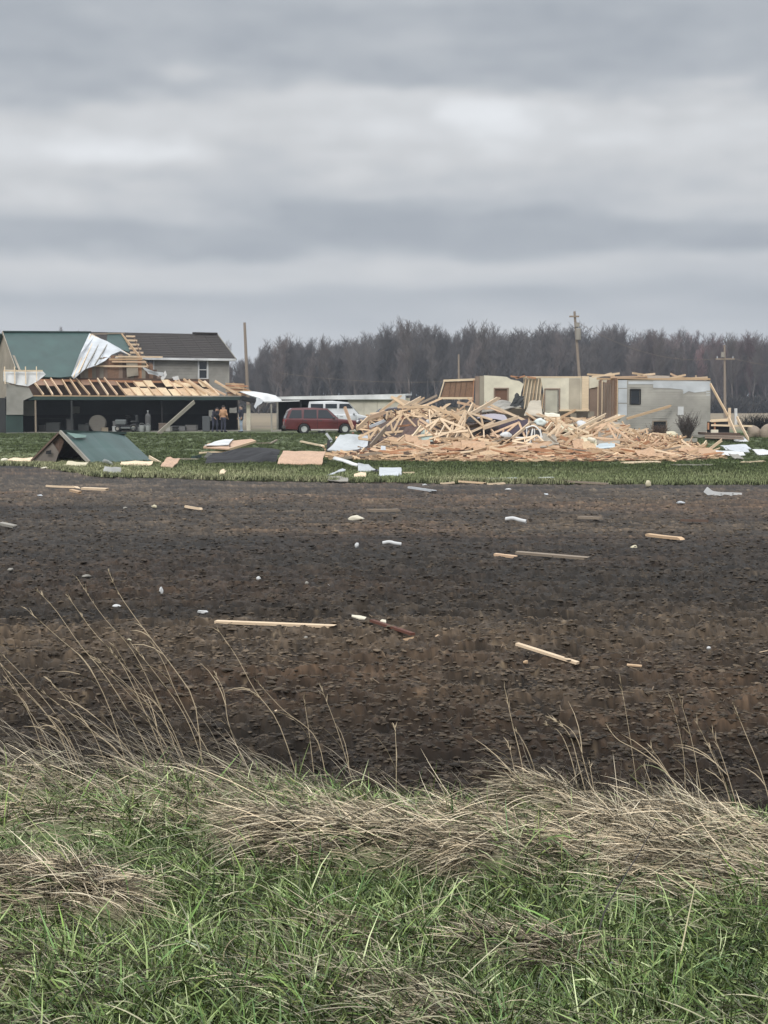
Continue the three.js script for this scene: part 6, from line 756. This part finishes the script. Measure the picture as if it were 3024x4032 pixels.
wire(at(2890, 1412, 150), at(3300, 1440, 150), .5, 'power line running right from the crossarm pole'); wire(at(2262, 1262, 128), at(2822, 1412, 150), 1.2, 'power line sagging between the leaning pole and the crossarm pole'); wire(at(1100, 1468, 170), at(1806, 1500, 170), .5, 'low power line crossing before the wood above the red car');
// ---------------------------------------------------------------- tall dead stems on the verge
{
  const mat = std(.36, .29, .195), matB = std(.26, .21, .15);
  const stem = (pts, r, label, group, head = true, mt = mat, name = 'grass_stem') => { const b = pts[0], o = thing(name, label, 'grass stem', b, 0, group), cv = new THREE.CatmullRomCurve3(pts.map(p => p.clone().sub(b))), N = 14, l = []; for (let i = 0; i < N; i++) l.push(rod(cv.getPoint(i / N), cv.getPoint((i + 1) / N), r * .78 * (1 - .6 * i / N), r * .78 * (1 - .6 * (i + 1) / N), 5)); mesh('stalk', l, mt, o);
    if (head) { const h = new Ribbons(); for (let i = 0; i < 16; i++) { const t = rr(.80, 1), p = cv.getPoint(t), d = cv.getTangent(t); h.blade(p, d.clone().add(V(rr(-.5, .5), rr(-.3, .3), rr(-.5, .5))).normalize(), rr(.012, .04), .003, V(0, 0, 0), rr(0, .3), [1, 1, 1], 2); } const m = new THREE.Mesh(h.build(), mt); m.name = 'seed_head'; m.castShadow = true; o.add(m); for (let i = 0; i < 3; i++) { const q = new Ribbons(), t = rr(.15, .6), p = cv.getPoint(t); q.blade(p, cv.getTangent(t).add(V(rr(-.8, .2), 0, rr(-.3, .3))).normalize(), rr(.1, .25), .0035, V(-.2, 0, 0), rr(.4, 1.3), [1, 1, 1], 4); const n = new THREE.Mesh(q.build(), mt); n.name = 'leaf'; n.castShadow = true; o.add(n); } } return o; };
  const GL = 'tall thin tan grass stem leaning left over the field at the verge', GG = 'tall dead grass stems leaning over the field edge';
  const from = (px, py, d, tips, r, lab, grp) => { const b = gp(px, py); const D = -b.z; return stem([b, ...tips.map(([x, y], i) => at(x, y, D + (i + 1) * .05))], r, lab ?? GL, lab ? undefined : GG); };
  from(800, 3060, 0, [[762, 2754], [696, 2648], [617, 2542], [550, 2455], [464, 2330], [424, 2240]], .0033, 'tallest tan grass stem, its tip highest over the soil'); from(640, 3080, 0, [[520, 2830], [400, 2640], [312, 2535], [219, 2402], [146, 2323]], .0028); from(690, 3080, 0, [[560, 2780], [470, 2600], [370, 2490], [265, 2345]], .0028); from(520, 3090, 0, [[420, 2760], [330, 2600], [230, 2510], [95, 2390]], .0024); from(740, 3080, 0, [[620, 2760], [520, 2560], [400, 2420], [300, 2270]], .0024);
  from(1180, 3090, 0, [[1090, 2835], [1005, 2720], [928, 2580], [855, 2475]], .0026); from(1000, 3090, 0, [[900, 2850], [880, 2720], [840, 2640]], .0024); from(1290, 3090, 0, [[1240, 2900], [1110, 2790], [1000, 2670]], .0024); from(560, 3120, 0, [[480, 2980], [330, 2850], [160, 2720]], .003); from(900, 3100, 0, [[820, 2960], [700, 2740], [640, 2600], [590, 2520]], .0026); from(1400, 3120, 0, [[1330, 2880], [1262, 2700]], .0022); from(1560, 3150, 0, [[1560, 2960], [1555, 2860]], .0024); from(1240, 3080, 0, [[1215, 2870], [1195, 2740]], .0022);
  from(2080, 3140, 0, [[2045, 2960], [2020, 2860], [1985, 2700]], .003); from(2140, 3150, 0, [[2080, 2960], [2030, 2870]], .0026); from(2330, 3220, 0, [[2280, 3020], [2240, 2890], [2185, 2830]], .003); from(2290, 3200, 0, [[2250, 2990], [2200, 2880], [2150, 2850]], .0028); from(2360, 3230, 0, [[2310, 3040], [2255, 2880], [2160, 2825]], .003); from(2700, 3280, 0, [[2640, 3060], [2520, 2960], [2430, 2910], [2385, 2850]], .0034, 'long stem lying out low over the soil at right'); from(2900, 3230, 0, [[2850, 3080], [2800, 2960], [2740, 2840]], .0028); from(2920, 3240, 0, [[2880, 3100], [2850, 3000], [2805, 2880]], .0026); from(3060, 3260, 0, [[2990, 3020], [2940, 2900], [2885, 2765]], .0028); from(2600, 3250, 0, [[2560, 3080], [2535, 3015]], .0024); from(2360, 3240, 0, [[2330, 3060], [2320, 3000]], .0026); from(2520, 3180, 0, [[2480, 2900], [2440, 2660]], .002); from(2780, 3230, 0, [[2720, 2900], [2670, 2730]], .002); from(2700, 3210, 0, [[2690, 2960], [2640, 2740]], .002);
  for (let i = 0; i < 12; i++) { const px = rr(120, 900), a = rr(200, 420), h = rr(350, 620); from(px, rr(3060, 3120), 0, [[px - a * .3, 3080 - h * .45], [px - a * .65, 3080 - h * .75], [px - a, 3080 - h]], rr(.0016, .0026)); }
  for (let i = 0; i < 3; i++) { const px = rr(1900, 3000), a = rr(40, 160), h = rr(250, 420); from(px, rr(3180, 3240), 0, [[px - a * .3, 3210 - h * .45], [px - a * .65, 3210 - h * .75], [px - a, 3210 - h]], rr(.0014, .0022)); }
  const one = (list, r, label, mt, head = false) => { const b = gp(...list[0]); stem([b, ...list.slice(1).map(([x, y], i) => at(x, y, -b.z + .12 * (i + 1) - .0))], r, label, undefined, head, mt); };
  one([[2345, 3790], [2370, 3620], [2440, 3480], [2510, 3370], [2585, 3230]], .0042, 'dark bare weed stem standing in the near grass at right', std(.035, .03, .028)); one([[2660, 3850], [2700, 3660], [2742, 3460]], .0048, 'pale broken stalk upright at right in the near grass', std(.40, .36, .22)); one([[2742, 3465], [2640, 3420], [2560, 3380]], .0035, 'pale stalk folded left from the top of the broken stalk', std(.36, .30, .2)); one([[2700, 3180], [2630, 3050], [2540, 3012], [2480, 3060], [2400, 3120]], .0034, 'green grass stem bent over the right field edge', std(.22, .23, .12));
  one([[640, 3610], [645, 3500], [635, 3400]], .0045, 'cream reed stub left of centre in the near grass', std(.42, .38, .26)); one([[615, 3600], [600, 3480], [610, 3410], [580, 3430]], .0045, 'cream reed stub with a folded tip left of its twin', std(.42, .38, .26)); one([[860, 3980], [800, 3780], [740, 3620], [700, 3540]], .004, 'long greyish green stem rising left of the middle foreground', std(.20, .20, .13)); one([[380, 3560], [280, 3400], [180, 3300], [90, 3190]], .0045, 'long yellow green stem leaning left in the near grass', std(.22, .26, .10)); one([[350, 3580], [200, 3480], [60, 3410]], .0045, 'second yellow green stem leaning low left in the near grass', std(.24, .27, .12)); one([[1690, 3780], [1670, 3600], [1640, 3400]], .003, 'pale upright stalk in the middle of the near grass', std(.3, .28, .18)); one([[1740, 3700], [1725, 3560], [1775, 3420]], .003, 'pale forked stalk right of the upright stalk', std(.3, .28, .18)); one([[1780, 3760], [1810, 3640], [1830, 3540]], .003, 'short pale stalk leaning right in the middle of the near grass', std(.3, .27, .17)); one([[900, 3900], [880, 3760], [930, 3690], [1060, 3650]], .0035, 'tan stalk arched right in the left near grass', std(.3, .25, .15));
}
renderer.render(scene, camera);
